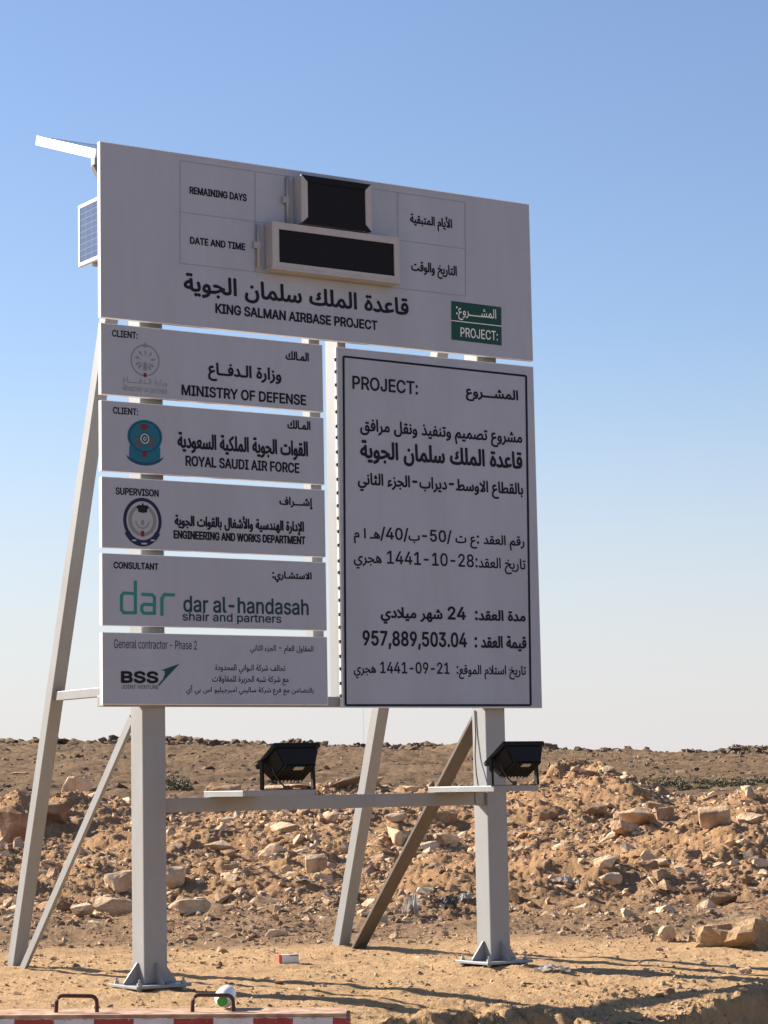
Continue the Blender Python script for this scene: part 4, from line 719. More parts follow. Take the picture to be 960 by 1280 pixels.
def lettering(parent, segs, x0, x1, yt, yb, m=None, bold=0.0, Y=-.1022, sp=1.0, name='lettering'):
    """segs: strings; ('a', text) is Arabic. Ink box: columns x0..x1, rows yt..yb at the middle column of the photo; bold in pixels."""
    body = ''.join(shape(t[1]) if isinstance(t, tuple) else t for t in (segs if isinstance(segs, list) else [segs]))
    VV, FF, n_, xx = [], [], 0, 0.0
    for ch in body:
        ad, v, f = filled(ch)
        if v is not None: VV.append(v + [xx, 0]); FF.append(f + n_); n_ += len(v)
        xx += ad*sp
    V = np.concatenate(VV); F = np.concatenate(FF)
    xc = (x0+x1)/2; ym = (yt+yb)/2
    sl = .147-.000194*(ym-178)
    bx, bz = bold*.0078, bold*.0068                      # stroke growth in metres
    zt = bpt(xc, yt)[1]-bz; zb = bpt(xc, yb)[1]+bz
    X0 = bpt(x0, ym+sl*(x0-xc))[0]+bx; X1 = bpt(x1, ym+sl*(x1-xc))[0]-bx
    a = V[np.unique(F)].min(0); b = V[np.unique(F)].max(0)
    W = np.stack([X0 + (V[:, 0]-a[0])/(b[0]-a[0])*(X1-X0), np.full(n_, Y), zb + (V[:, 1]-a[1])/(b[1]-a[1])*(zt-zb)], -1)
    cops = [W]
    if bold > 0:
        for k in range(8):
            t = k*math.pi/4; cops.append(W + np.array([bx*math.cos(t), -.00003*(k+1), bz*math.sin(t)]))
    me = np_mesh(name, np.concatenate(cops), np.concatenate([F + n_*k for k in range(len(cops))]), False)
    me.materials.append(m or M_INK)
    return link(bpy.data.objects.new(name, me), parent)
def flat(bm, pts, Y):
    """filled polygon on the board from photo pixels"""
    vs = [bm.verts.new((bpt(*p)[0], Y, bpt(*p)[1])) for p in pts]
    f = bm.faces.new(vs); f.normal_update()
    if f.normal.y > 0: f.normal_flip()
    return bm
def ell(cx, cy, rx, ry, n=40, a0=0, a1=360, sl=.07):
    return [(cx+rx*math.cos(math.radians(a0+(a1-a0)*i/n)), cy+ry*math.sin(math.radians(a0+(a1-a0)*i/n)) + sl*rx*math.cos(math.radians(a0+(a1-a0)*i/n))) for i in range(n+(0 if abs(a1-a0) == 360 else 1))]
def ringp(bm, cx, cy, r0, r1, Y, a0=0, a1=360, n=48, sl=.07):
    """elliptical band r0=(rx,ry) inner to r1 outer"""
    I = ell(cx, cy, *r0, n, a0, a1, sl); O = ell(cx, cy, *r1, n, a0, a1, sl)
    m_ = len(I)
    for i in range(m_ if abs(a1-a0) == 360 else m_-1):
        j = (i+1) % m_; flat(bm, [I[i], I[j], O[j], O[i]], Y)
    return bm
def line(bm, p, q, wpx, Y):
    dx, dy = q[0]-p[0], q[1]-p[1]; L = math.hypot(dx, dy); nx, ny = -dy/L*wpx/2, dx/L*wpx/2
    return flat(bm, [(p[0]+nx, p[1]+ny), (q[0]+nx, q[1]+ny), (q[0]-nx, q[1]-ny), (p[0]-nx, p[1]-ny)], Y)

# ------------------------------------------------------------------ sign frame
PL, PR, PS = .42, 3.952, .219
XL, XC, XP, XR = 0.0, 2.187, 2.338, 4.526
ZT, ZB, ZP, ZQ = 7.055, 5.545, 5.491, 2.283
frame = empty('sign_stand', (PL+PS/2, PS/2, -.07), 'grey painted steel frame with two square posts and leaning braces carrying the boards', 'sign frame')
FO = Vector(frame.location)
def fpart(name, bm, m=M_STEEL, parent=None, smooth=False):
    o = obj(name, bm, m, None, smooth)
    o.parent = parent or frame
    if parent is None: o.location = -FO
    return o
def gusset(x, y, ax, sgn):
    b = bmesh.new(); h_, l_ = .175, .135
    if ax == 'X': add_prism(b, [(x, .0), (x+sgn*l_, .0), (x+sgn*l_, .018), (x+sgn*.012, h_), (x, h_)], y-.006, y+.006, 'Y')
    else: add_prism(b, [(y, .0), (y+sgn*l_, .0), (y+sgn*l_, .018), (y+sgn*.012, h_), (y, h_)], x-.006, x+.006, 'X')
    return b
for PX in (PL, PR):
    b = bmesh.new(); add_box(b, (PX, 0, .0005), (PX+PS, PS, 7.0), .010)
    post = fpart('post', b)
    cx_, cy_ = PX+PS/2, PS/2
    b = bmesh.new(); add_box(b, (cx_-.255, cy_-.255, -.024), (cx_+.255, cy_+.255, 0), .003)
    fpart('base_plate', b, M_STEEL, post)
    for (x, y, ax, sg) in ((PX, cy_, 'X', -1), (PX+PS, cy_, 'X', 1), (cx_, 0, 'Y', -1), (cx_, PS, 'Y', 1)):
        fpart('gusset', gusset(x, y, ax, sg), M_STEEL, post)
    for sx in (-1, 1):
        for sy in (-1, 1):
            b = bmesh.new(); X_, Y_ = cx_+sx*.205, cy_+sy*.205
            add_cyl(b, (X_, Y_, -.05), .010, .20, seg=10); add_cyl(b, (X_, Y_, .012), .022, .022, seg=6); add_cyl(b, (X_, Y_, -.036), .022, .022, seg=6)
            fpart('anchor_bolt', b, M_GALV, post)
    b = bmesh.new(); add_box(b, (cx_-.24, cy_-.24, -.30), (cx_+.24, cy_+.24, -.058), .02)
    fpart('concrete_footing', b, M_CONC, post)
# long rear braces
BW = .125
for PX in (PL, PR):
    b = bmesh.new(); x = PX + BW/2 + .002
    yb = 2.69 if PX == PL else 2.66
    add_beam(b, (x, yb, -.09 if PX == PL else .0), (x, .29, 6.93), BW, BW, (1, 0, 0), .006)
    br = fpart('rear_brace', b)
    b = bmesh.new(); add_box(b, (x-.15, yb-.18, -.055), (x+.15, yb+.16, -.035) if PX == PL else (x+.15, yb+.16, -.035), .003)
    fpart('base_plate', b, M_GALV, br)
# short diagonal angles
b = bmesh.new(); add_beam(b, (PL+.018, 2.45, -.05), (PL+.018, .22, 2.20), .034, .085, (1, 0, 0), .003); fpart('diagonal_brace', b)
b = bmesh.new(); add_beam(b, (PR+.10, 2.42, -.03), (PR+.10, .22, 2.24), .155, .03, (1, 0, 0), .003); fpart('diagonal_brace', b, M_ANGLE)
# short level struts between rear braces and posts
for PX in (PL, PR):
    for z in (2.45,):
        yb = 2.69 + (.29-2.69)*(z+.09)/7.02
        b = bmesh.new(); add_box(b, (PX+.03, PS, z-.04), (PX+.105, yb-.02, z+.04), .004); fpart('strut', b)
# beam between the posts
b = bmesh.new(); add_box(b, (PL+PS, .045, 1.405), (PR, .165, 1.525), .006); fpart('crossbeam', b)
b = bmesh.new(); add_box(b, (PR-.11, .035, 1.40), (PR-.002, .043, 1.53), .001); fpart('end_plate', b)
# uprights behind the board joint
for (a, c, dep) in ((2.105, 2.215, .12), (2.405, 2.492, .205)):
    b = bmesh.new(); add_box(b, (a, -.006, 2.385), (c, dep, 7.0), .004); fpart('upright', b)
# level rails the boards are fixed to
for z in (2.335,):
    b = bmesh.new(); add_box(b, (.03, -.053, z-.045), (4.5, -.004 if z > 2.4 else .06, z+.045), .003); fpart('rail', b)
for z in (2.85, 3.22, 3.75, 4.3, 5.0, 5.65, 6.9):
    x1 = 4.5
    b = bmesh.new(); add_box(b, (.03, -.053, z-.03), (2.15 if z < 5.3 else x1, -.008, z+.03), .003); fpart('rail', b)
for z in (3.4, 4.6, 5.4):
    b = bmesh.new(); add_box(b, (2.42, -.053, z-.03), (4.5, -.008, z+.03), .003); fpart('rail', b)
# lamp shelves reaching out towards the viewer
for X0 in (1.085, 3.405):
    b = bmesh.new(); add_box(b, (X0, -.855, 1.527), (X0+.49, .16, 1.577), .003); fpart('lamp_shelf', b)

# ------------------------------------------------------------------ boards
def board(x0, x1, z0, z1, label, edge_only=False):
    root = empty('sign_board', ((x0+x1)/2, BF+.02, z0), label, 'sign board')
    b = bmesh.new(); add_box(b, (x0+.003, BF, z0+.003), (x1-.003, BF+.012, z1-.003), 0)
    p = obj('panel', b, M_SHEET, root); p.location = -Vector(root.location)
    b = bmesh.new()   # return edges of the folded sheet
    for lo, hi in (((x0, BF-.0015, z0), (x0+.004, BF+.045, z1)), ((x1-.004, BF-.0015, z0), (x1, BF+.045, z1)),
                   ((x0+.0045, BF-.0015, z1-.004), (x1-.0045, BF+.045, z1)), ((x0+.0045, BF-.0015, z0), (x1-.0045, BF+.045, z0+.004))):
        add_box(b, lo, hi, 0)
    e = obj('edge_trim', b, M_EDGE, root); e.location = -Vector(root.location)
    holder = bpy.data.objects.new  # children below are placed in world coordinates
    return root
def place(root):
    """shift children that were modelled in world coordinates"""
    for c in root.children:
        if c.type == 'MESH' and c.get('placed') is None and c.location.length == 0: c.location = -Vector(root.location)
A = lambda s: [('a', s)]
T = '\u0640'
# --- top board
tb = board(XL, XR, ZB, ZT, 'widest board at the very top with two dark displays and a green box')
lettering(tb, 'REMAINING DAYS', 236.7, 308.3, 237.8, 247.2, bold=0.48)
lettering(tb, 'DATE AND TIME', 237.3, 306.7, 300.0, 309.0, bold=0.48)
lettering(tb, A('الأيام المتبقية'), 512.3, 565, 268, 288, bold=0.51)
lettering(tb, A('التاريخ والوقت'), 514, 571, 329, 348, bold=0.51)
lettering(tb, A('قاعدة الملك سلمان الجوية'), 229.5, 510.8, 356.5, 385.5, bold=0.89)
lettering(tb, 'KING SALMAN AIRBASE PROJECT', 269, 471.7, 389.8, 402.4, bold=0.64)
b = bmesh.new(); Yl = -.1018
for p, q in (((225, 200.7), (581, 253)), ((225, 265), (581, 311)), ((225, 329), (582, 370)), ((225, 200.7), (225, 329)), ((318.7, 215), (318.7, 340)), ((496.7, 240.7), (498, 360)), ((581, 253), (582, 370))):
    line(b, p, q, .8, Yl)
obj('table_lines', b, M_LINE, tb)
b = bmesh.new(); flat(b, [(563.8, 376), (626.5, 384), (627, 432), (564.2, 424.5)], -.1018); gb = obj('project_box', b, M_GREEN, tb)
b = bmesh.new(); line(b, (564, 400.6), (626.8, 407.8), 1.0, -.1026); obj('box_divider', b, M_WHITE, tb)
lettering(tb, A('المشـــــروع:'), 570, 620, 384, 402, M_WHITE, .1, -.1028)
lettering(tb, 'PROJECT:', 575.5, 622, 411.5, 423.5, M_WHITE, .1, -.1028)
place(tb)

def zl(y, x=127): return bpt(x, y)[1]
# --- five small boards
c1 = board(XL, XC, zl(492.5), zl(403.6), 'small board with a thin grey round emblem, topmost of the stack of five')
lettering(c1, 'CLIENT:', 140, 172, 413.5, 422.3, bold=0.32)
lettering(c1, A('المـالك'), 356.7, 386, 439.5, 451, bold=0.51)
lettering(c1, A('وزارة الـدفــاع'), 260, 351.7, 456.5, 480, bold=0.73)
lettering(c1, 'MINISTRY OF DEFENSE', 226.7, 382.7, 487.0, 500.6, bold=0.56)
lettering(c1, A('وزارة الـدفـــــاع'), 153.5, 209, 472.5, 484, M_GREY, 0)
lettering(c1, 'MINISTRY OF DEFENSE', 153.5, 209, 484.8, 490.3, M_GREY, 0)
em = tag(link(bpy.data.objects.new('emblem', None), c1))
ecx, ecy = 181.2, 450.6
b = bmesh.new(); ringp(b, ecx, ecy, (16.6, 18.2), (18.2, 19.9), -.1018); obj('ring', b, M_GREY, em)
b = bmesh.new()
for ang in (0, 38, -38, 78, -78, 118, -118, 142, -142):
    t = math.radians(ang-90); r0, r1, wd = 4.5, (13.5 if ang else 12.5), (2.0 if abs(ang) < 60 else 2.6)
    dx, dy = math.cos(t), math.sin(t)*1.08; nx, ny = -math.sin(t), math.cos(t)
    pts = [(ecx+dx*r0, ecy+dy*r0), (ecx+dx*r1*.8+nx*wd, ecy+dy*r1*.8+ny*wd), (ecx+dx*r1, ecy+dy*r1), (ecx+dx*r1*.8-nx*wd*.3, ecy+dy*r1*.8-ny*wd*.3)]
    flat(b, [(p[0], p[1]+.08*(p[0]-ecx)) for p in pts], -.1018)
flat(b, [(ecx-1.6, ecy+2), (ecx+1.6, ecy+2.2), (ecx+2.6, ecy+13), (ecx-2.6, ecy+12.8)], -.1018)
obj('fan', b, M_GREY, em)
b = bmesh.new()
flat(b, [(ecx-4.2, ecy-20.8), (ecx-2.0, ecy-19.2), (ecx, ecy-23.5), (ecx+2, ecy-18.9), (ecx+4.2, ecy-20.2), (ecx+2.6, ecy-16.2), (ecx-2.6, ecy-16.6)], -.1024); obj('crown', b, M_GREY, em)
b = bmesh.new(); flat(b, [(ecx-1.8, ecy+15.5), (ecx+1.8, ecy+15.8), (ecx+1.8, ecy+21), (ecx-1.8, ecy+20.7)], -.1026); obj('badge', b, M_RED, em)
place(c1)

def world_children(root):
    for c in root.children:
        if c.type == 'EMPTY':
            c.location = -Vector(root.location)
world_children(c1)
c2 = board(XL, XC, zl(588.5), zl(500), 'small board with a solid blue oval crest, second from the top of the stack')
lettering(c2, 'CLIENT:', 141, 172.7, 509.5, 518.3, bold=0.32)
lettering(c2, A('المـالك'), 359, 388, 525.5, 537, bold=0.51)
lettering(c2, A('القوات الجوية الملكية السعودية'), 221.7, 385, 545.5, 571, bold=0.73)
lettering(c2, 'ROYAL SAUDI AIR FORCE', 231.7, 374.3, 574.0, 587.2, bold=0.56)
em = link(bpy.data.objects.new('emblem', None), c2)
Q = lambda x, y: (140+x/12.0, 510+y/12.0)
b = bmesh.new(); flat(b, ell(*Q(492, 430), 21.8, 21.0, 44, sl=.05), -.1018)
flat(b, [Q(258, 560), Q(725, 590), Q(722, 780), Q(600, 830), Q(470, 838), Q(350, 810), Q(256, 745)], -.1019); obj('shield', b, M_BLUE, em)
b = bmesh.new(); ringp(b, *Q(492, 430), (18.6, 18.0), (20.2, 19.6), -.1023, sl=.05); obj('rim', b, M_DKBLUE, em)
b = bmesh.new(); up_ = [Q(205, 700), Q(262, 740), Q(340, 785), Q(430, 812), Q(520, 820), Q(610, 812), Q(690, 782), Q(775, 735)]
lo_ = [Q(240, 760), Q(285, 800), Q(350, 835), Q(430, 858), Q(520, 865), Q(610, 855), Q(700, 820), Q(750, 780)]
for i in range(7): flat(b, [up_[i], up_[i+1], lo_[i+1], lo_[i]], -.1027)
obj('ribbon', b, M_DKBLUE, em)
b = bmesh.new(); flat(b, ell(*Q(480, 285), 5.0, 3.9, 14), -.1027); flat(b, ell(*Q(487, 690), 3.2, 4.2, 12), -.1027); obj('badge', b, M_RED, em)
b = bmesh.new()
for sg in (-1, 1):
    c0 = Q(490, 490); flat(b, [(c0[0]+sg*4, c0[1]-6), (c0[0]+sg*13, c0[1]-4), (c0[0]+sg*12, c0[1]+2), (c0[0]+sg*8, c0[1]+9), (c0[0]+sg*3, c0[1]+8)], -.1026)
obj('wing', b, M_BROWN, em)
b = bmesh.new(); flat(b, ell(*Q(490, 462), 6.8, 8.0, 24), -.1030); obj('disc', b, M_DKBLUE, em)
b = bmesh.new(); ringp(b, *Q(490, 462), (4.1, 5.0), (5.6, 6.6), -.1034); obj('ring', b, M_LGREY, em)
b = bmesh.new(); ringp(b, *Q(490, 462), (1.0, 1.5), (2.0, 2.7), -.1034, n=16); obj('ring', b, M_LGREY, em)
place(c2); world_children(c2)

c3 = board(XL, XC, zl(684.3), zl(595.5), 'small board with a dark navy ring crest, middle of the stack of five')
lettering(c3, 'SUPERVISON', 144.3, 198.3, 610.5, 619.8, bold=0.4)
lettering(c3, A('إشـــراف'), 349, 390.7, 621.5, 636, bold=0.51)
lettering(c3, A('الإدارة الهندسية والأشغال بالقوات الجوية'), 218, 380, 645, 666, bold=0.62)
lettering(c3, 'ENGINEERING AND WORKS DEPARTMENT', 216.7, 381.7, 666.5, 677.2, bold=0.56)
em = link(bpy.data.objects.new('emblem', None), c3)
Q = lambda x, y: (140+x/12.0, 600+y/12.0)
b = bmesh.new(); flat(b, ell(*Q(455, 615), 20.5, 25.0, 44, sl=.06), -.1018); obj('disc', b, M_PALE, em)
b = bmesh.new(); ringp(b, *Q(455, 610), (20.0, 24.2), (24.0, 28.6), -.1022, sl=.06); obj('ring', b, M_NAVY, em)
b = bmesh.new(); ringp(b, *Q(455, 625), (24.0-6, 25.5), (25.2, 31.0), -.1026, 28, 152, 26, .04); obj('ribbon', b, M_NAVY, em)
b = bmesh.new()
for a0, a1 in ((-58, 82), (98, 238)): ringp(b, *Q(455, 605), (13.2, 15.6), (17.6, 20.2), -.1023, a0, a1, 24, .06)
obj('wreath', b, M_GREY, em)
b = bmesh.new(); flat(b, [Q(352, 408), Q(398, 372), Q(440, 380), Q(458, 335), Q(478, 382), Q(522, 378), Q(562, 415), Q(528, 440), Q(525, 488), Q(460, 494), Q(392, 478), Q(388, 435)], -.1028); obj('crown', b, M_INK, em)
b = bmesh.new(); ringp(b, *Q(455, 600), (7.6, 9.2), (9.2, 11.4), -.1025, 10, 170, 20, .06); obj('arc', b, M_GREY, em)
b = bmesh.new(); flat(b, ell(*Q(458, 640), 2.2, 3.6, 12), -.1026); obj('eagle', b, M_GREY, em)
b = bmesh.new(); flat(b, [Q(432, 760), Q(482, 763), Q(485, 850), Q(430, 848)], -.1029); obj('badge', b, M_RED, em)
b = bmesh.new()
for xx, yy, ww in ((330, 905, 5), (480, 955, 7), (610, 905, 5)):
    c0 = Q(xx, yy); flat(b, [(c0[0]-ww/2, c0[1]-1), (c0[0]+ww/2, c0[1]-.8), (c0[0]+ww/2, c0[1]+1), (c0[0]-ww/2, c0[1]+.8)], -.1031)
obj('ribbon_script', b, M_LGREY, em)
place(c3); world_children(c3)

c4 = board(XL, XC, zl(781.7), zl(691.3), 'small board with big teal lowercase lettering, second from the bottom of the stack')
lettering(c4, 'CONSULTANT', 141.7, 198, 703, 711.8, bold=0.4)
lettering(c4, A('الاستشـاري:'), 340, 389.5, 714.5, 728.5, bold=0.51)
# large rounded logo lettering drawn as strokes
def stroke(bm, pts, wpx, Y): 
    for p, q in zip(pts, pts[1:]):
        dx, dy = q[0]-p[0], q[1]-p[1]; L_ = math.hypot(dx, dy); e = wpx*.32
        line(bm, (p[0]-dx/L_*e, p[1]-dy/L_*e), (q[0]+dx/L_*e, q[1]+dy/L_*e), wpx, Y); Y -= .00002
b = bmesh.new(); Y4 = -.1018
stroke(b, [(169.2, 727), (169.2, 766), (154.5, 766), (151.8, 762), (151.8, 745), (154.5, 741.3), (167.5, 742)], 4.0, Y4)
stroke(b, [(178, 743), (189.5, 743.4), (193, 746.5), (193, 766.8), (179.5, 766.5), (177, 763), (177.3, 757.5), (180, 755.4), (191, 755.8)], 4.0, Y4-.0004)
stroke(b, [(202.3, 768.5), (202.3, 748), (205.5, 743.2), (217.3, 743.8)], 4.0, Y4-.0008)
obj('logo', b, M_TEAL, c4)
lettering(c4, 'dar al-handasah', 229, 385.7, 747, 767.2, M_DKTEAL, .5)
lettering(c4, 'shair and partners', 228, 351.7, 766.2, 780.2, M_DKTEAL, .3)
place(c4)

c5 = board(XL, XC, zl(880.4), zl(790.2), 'small board with a black block logo and green arrow, lowest of the stack of five')
lettering(c5, 'General contractor - Phase 2', 142.5, 246, 800.0, 811.2, bold=0)
lettering(c5, A('المقاول العام - الجزء الثاني'), 312.7, 391.5, 806.5, 818.0, bold=0.08)
lettering(c5, A('تحالف شركة البواني المحدودة'), 269, 356.6, 830.5, 842.5, bold=0.08)
lettering(c5, A('مع شركة شبه الجزيرة للمقاولات'), 265, 360.6, 844.5, 856.5, bold=0.08)
lettering(c5, A('بالتضامن مع فرع شركة ساليني امبرجيليو اس بي أي'), 232.7, 392, 857, 869, bold=0.08)
lettering(c5, 'BSS', 151, 198, 838.8, 854.2, bold=0.96, name='logo')
lettering(c5, 'JOINT VENTURE', 152, 198, 856.2, 861.2, bold=0)
Q = lambda x, y: (140+x/9.6, 820+y/9.6)
b = bmesh.new(); flat(b, [Q(812, 92), Q(585, 172), Q(630, 178), Q(635, 215), Q(608, 280), Q(545, 355), Q(575, 348), Q(640, 275)], -.1018); obj('arrow', b, M_GREEN, c5)
place(c5)

# --- project board
pb = board(XP, XR, ZQ, ZP, 'tall right-hand board framed by a black line with long Arabic text')
b = bmesh.new()
f0 = [(429.3, 445.6), (657.5, 470), (663.3, 881.5), (432.0, 881.5)]
for i in range(4): line(b, f0[i], f0[(i+1) % 4], 2.6, -.1018-.0002*i)
obj('border_line', b, M_INK, pb)
lettering(pb, 'PROJECT:', 440.3, 522.3, 473.0, 490.0, bold=0.55)
lettering(pb, A('المشـــروع'), 582, 647.7, 485, 504, bold=0.73)
lettering(pb, A('مشروع تصميم وتنفيذ ونقل مرافق'), 450, 652.7, 531, 554, bold=0.62)
lettering(pb, A('قاعدة الملك سلمان الجوية'), 450, 653, 557, 586, bold=0.94)
lettering(pb, A('بالقطاع الاوسط-ديراب-الجزء الثاني'), 447, 654, 597, 620, bold=0.62)
lettering(pb, A('/هـ ا م') + ['40'] + A('-ب/') + ['50'] + A('رقم العقد :ع ت /'), 442, 655.6, 662, 684, bold=0.47)
lettering(pb, A('هجري') + [' 1441-10-28'] + A('تاريخ العقد:'), 442, 657, 691, 715, bold=0.38)
lettering(pb, A('شهر ميلادي') + [' 24 '] + A('مدة العقد: '), 475.6, 657, 758, 782, bold=0.73)
lettering(pb, ['957,889,503.04 '] + A('قيمة العقد : '), 453, 658, 790, 813, bold=0.73)
lettering(pb, A('هجري') + [' 1441-09-21 '] + A('تاريخ استلام الموقع: '), 442, 657.3, 828, 849, bold=0.34)
place(pb)
nf = 26
for i in range(nf):   # small clips along the left edge
    z = ZQ + .10 + (ZP-ZQ-.2)*i/(nf-1) + random.uniform(-.012, .012)
    b = bmesh.new(); add_box(b, (XP-.007, BF+.012, z-.014), (XP-.0003, BF+.034, z+.014), .001)
    o = obj('clip', b, M_CABLE, pb); o.location = -Vector(pb.location)

# ------------------------------------------------------------------ displays
def rect_px(pts, Y): return [(bpt(x, y, Y)[0], bpt(x, y, Y)[1]) for x, y in pts]
def display(outer, inner, depth, label, bevel_black, lip):
    """box on the top board; outer/inner are photo corners TL TR BR BL on its front plane"""
    Yf = BF-depth
    o_ = rect_px(outer, Yf); i_ = rect_px(inner, Yf)
    x0 = (o_[0][0]+o_[3][0])/2; x1 = (o_[1][0]+o_[2][0])/2; z1 = (o_[0][1]+o_[1][1])/2; z0 = (o_[2][1]+o_[3][1])/2
    a0 = (i_[0][0]+i_[3][0])/2; a1 = (i_[1][0]+i_[2][0])/2; c1_ = (i_[0][1]+i_[1][1])/2; c0 = (i_[2][1]+i_[3][1])/2
    root = empty('led_display', ((x0+x1)/2, BF-depth/2, z0), label, 'display')
    off = -Vector(root.location)
    b = bmesh.new(); add_box(b, (x0, Yf+.02, z0), (x1, BF-.0035, z1), .004); obj('housing', b, M_LEDFRAME, root).location = off
    def member(q):   # a mitred bezel member standing 15 mm proud
        bb = bmesh.new(); add_prism(bb, q, Yf, Yf+.0195, 'Y'); return bb
    for q, mm in (([(x0, z0), (a0, c0), (a0, c1_), (x0, z1)], M_LEDFRAME), ([(x1, z0), (x1, z1), (a1, c1_), (a1, c0)], M_LEDFRAME),
                  ([(x0, z1), (a0, c1_), (a1, c1_), (x1, z1)], M_LEDFACE if bevel_black else M_LEDFRAME), ([(x0, z0), (x1, z0), (a1, c0), (a0, c0)], M_LEDFACE if bevel_black else M_LEDFRAME)):
        obj('bezel', member(q), mm, root).location = off
    b = bmesh.new(); add_box(b, (a0-.004, Yf+.012, c0-.004), (a1+.004, Yf+.0185, c1_+.004)); obj('screen', b, M_LEDFACE, root).location = off
    if lip:
        b = bmesh.new(); add_box(b, (x0-.012, Yf-.006, z0-.022), (x1+.006, BF-.004, z0-.0005), .003); obj('drip_lip', b, M_LEDFRAME, root).location = off
    xc_ = x0-.075; b = bmesh.new()
    add_tube(b, [(xc_, BF-.02, z0+.005), (xc_, BF-.02, z1-.01)], .014, 10); obj('conduit', b, M_PIPE, root, True).location = off
    b = bmesh.new(); add_box(b, (xc_-.05, BF-.034, (z0+z1)/2-.03), (xc_+.018, BF-.003, (z0+z1)/2+.03), .004); obj('junction_box', b, M_PIPE, root).location = off
    return root
display([(376.5, 217.5), (464.3, 231.2), (464.3, 290), (377, 278)], [(384.6, 226), (457.2, 238.6), (457.4, 281), (384.8, 271)], .135, 'small dark display with black top and bottom bevels above the wider one', True, False)
display([(340.5, 276.5), (500.2, 297.5), (498.5, 351), (340.5, 333.5)], [(349, 286.3), (492.7, 304.6), (493.3, 345), (349, 327.7)], .135, 'wide dark display in a beige frame under the smaller one', False, True)

# ------------------------------------------------------------------ floodlights
def floodlight(X0, label):
    root = empty('floodlight', (X0+.245, -.83, 1.577), label, 'floodlight', 'floodlights on the lamp shelves')
    # yoke: flat bar bent to a U
    b = bmesh.new()
    add_box(b, (-.25, -.022, .001), (.25, .022, .007), .001)
    for s in (-1, 1):
        add_beam(b, (s*.247, 0, .004), (s*.243, .01, .235), .024, .036, (1, 0, 0), .001)
    obj('yoke', b, M_BLACK, root)
    # head: tilted frame R looking up at the boards
    R = Matrix.Translation((0, -.03, .235)) @ Matrix.Rotation(-math.radians(31), 4, 'X')
    # local: +Z is the glass side
    b = bmesh.new(); add_box(b, (-.222, -.178, .03), (.222, .178, .07), .008, R)
    head = obj('rim', b, M_BLACK, root)
    b = bmesh.new(); add_box(b, (-.20, -.158, .0702), (.20, .158, .0725), 0, R); obj('glass', b, M_GLASS, root)
    b = bmesh.new(); t = bmesh.new(); bmesh.ops.create_cube(t, size=1.0)
    for v in t.verts:
        k = 1.0 if v.co.z > 0 else .74
        v.co = Vector((v.co.x*.41*k, v.co.y*.33*k, -.045 + v.co.z*.145))
    bmesh.ops.bevel(t, geom=t.edges[:], offset=.012, segments=2, affect='EDGES')
    bmesh.ops.transform(t, matrix=R, verts=t.verts[:]); merge(b, t)
    body = obj('body', b, M_BLACK, root)
    for k in range(9):
        x = -.14 + .035*k
        b = bmesh.new(); add_box(b, (x-.003, -.135, -.124), (x+.003, .135, -.112), 0, R); obj('fin', b, M_BLACK, body)
    for s in (-1, 1):
        b = bmesh.new(); add_cyl(b, (s*.232, .01, .235), .018, .05, 'X', 10); obj('pivot_bolt', b, M_BLACK, root)
    b = bmesh.new(); add_box(b, (-.045, -.02, -.128), (.045, .02, -.1175), .001, R @ Matrix.Translation((0, -.09, -.003))); obj('rating_plate', b, M_GALV, root)
    b = bmesh.new(); pts = [(-.175, -.04, .19), (-.165, -.05, .14), (-.13, -.05, .09), (-.08, -.04, .045), (-.04, -.025, .022)]
    add_tube(b, pts, .007, 8); add_box(b, (-.055, -.045, .008), (-.005, -.005, .036), .004); obj('cable', b, M_CABLE, root, False)
    return root
floodlight(1.085, 'black floodlight on the shelf beside the left post')
floodlight(3.405, 'black floodlight on the shelf in front of the right post')
b = bmesh.new(); add_tube(b, [(PR-.008, .16, 2.27), (PR-.010, .15, 2.05), (PR-.03, .14, 1.85), (PR-.05, .10, 1.7), (PR-.06, .06, 1.578)], .006, 6)
fpart('cable', b, M_CABLE)

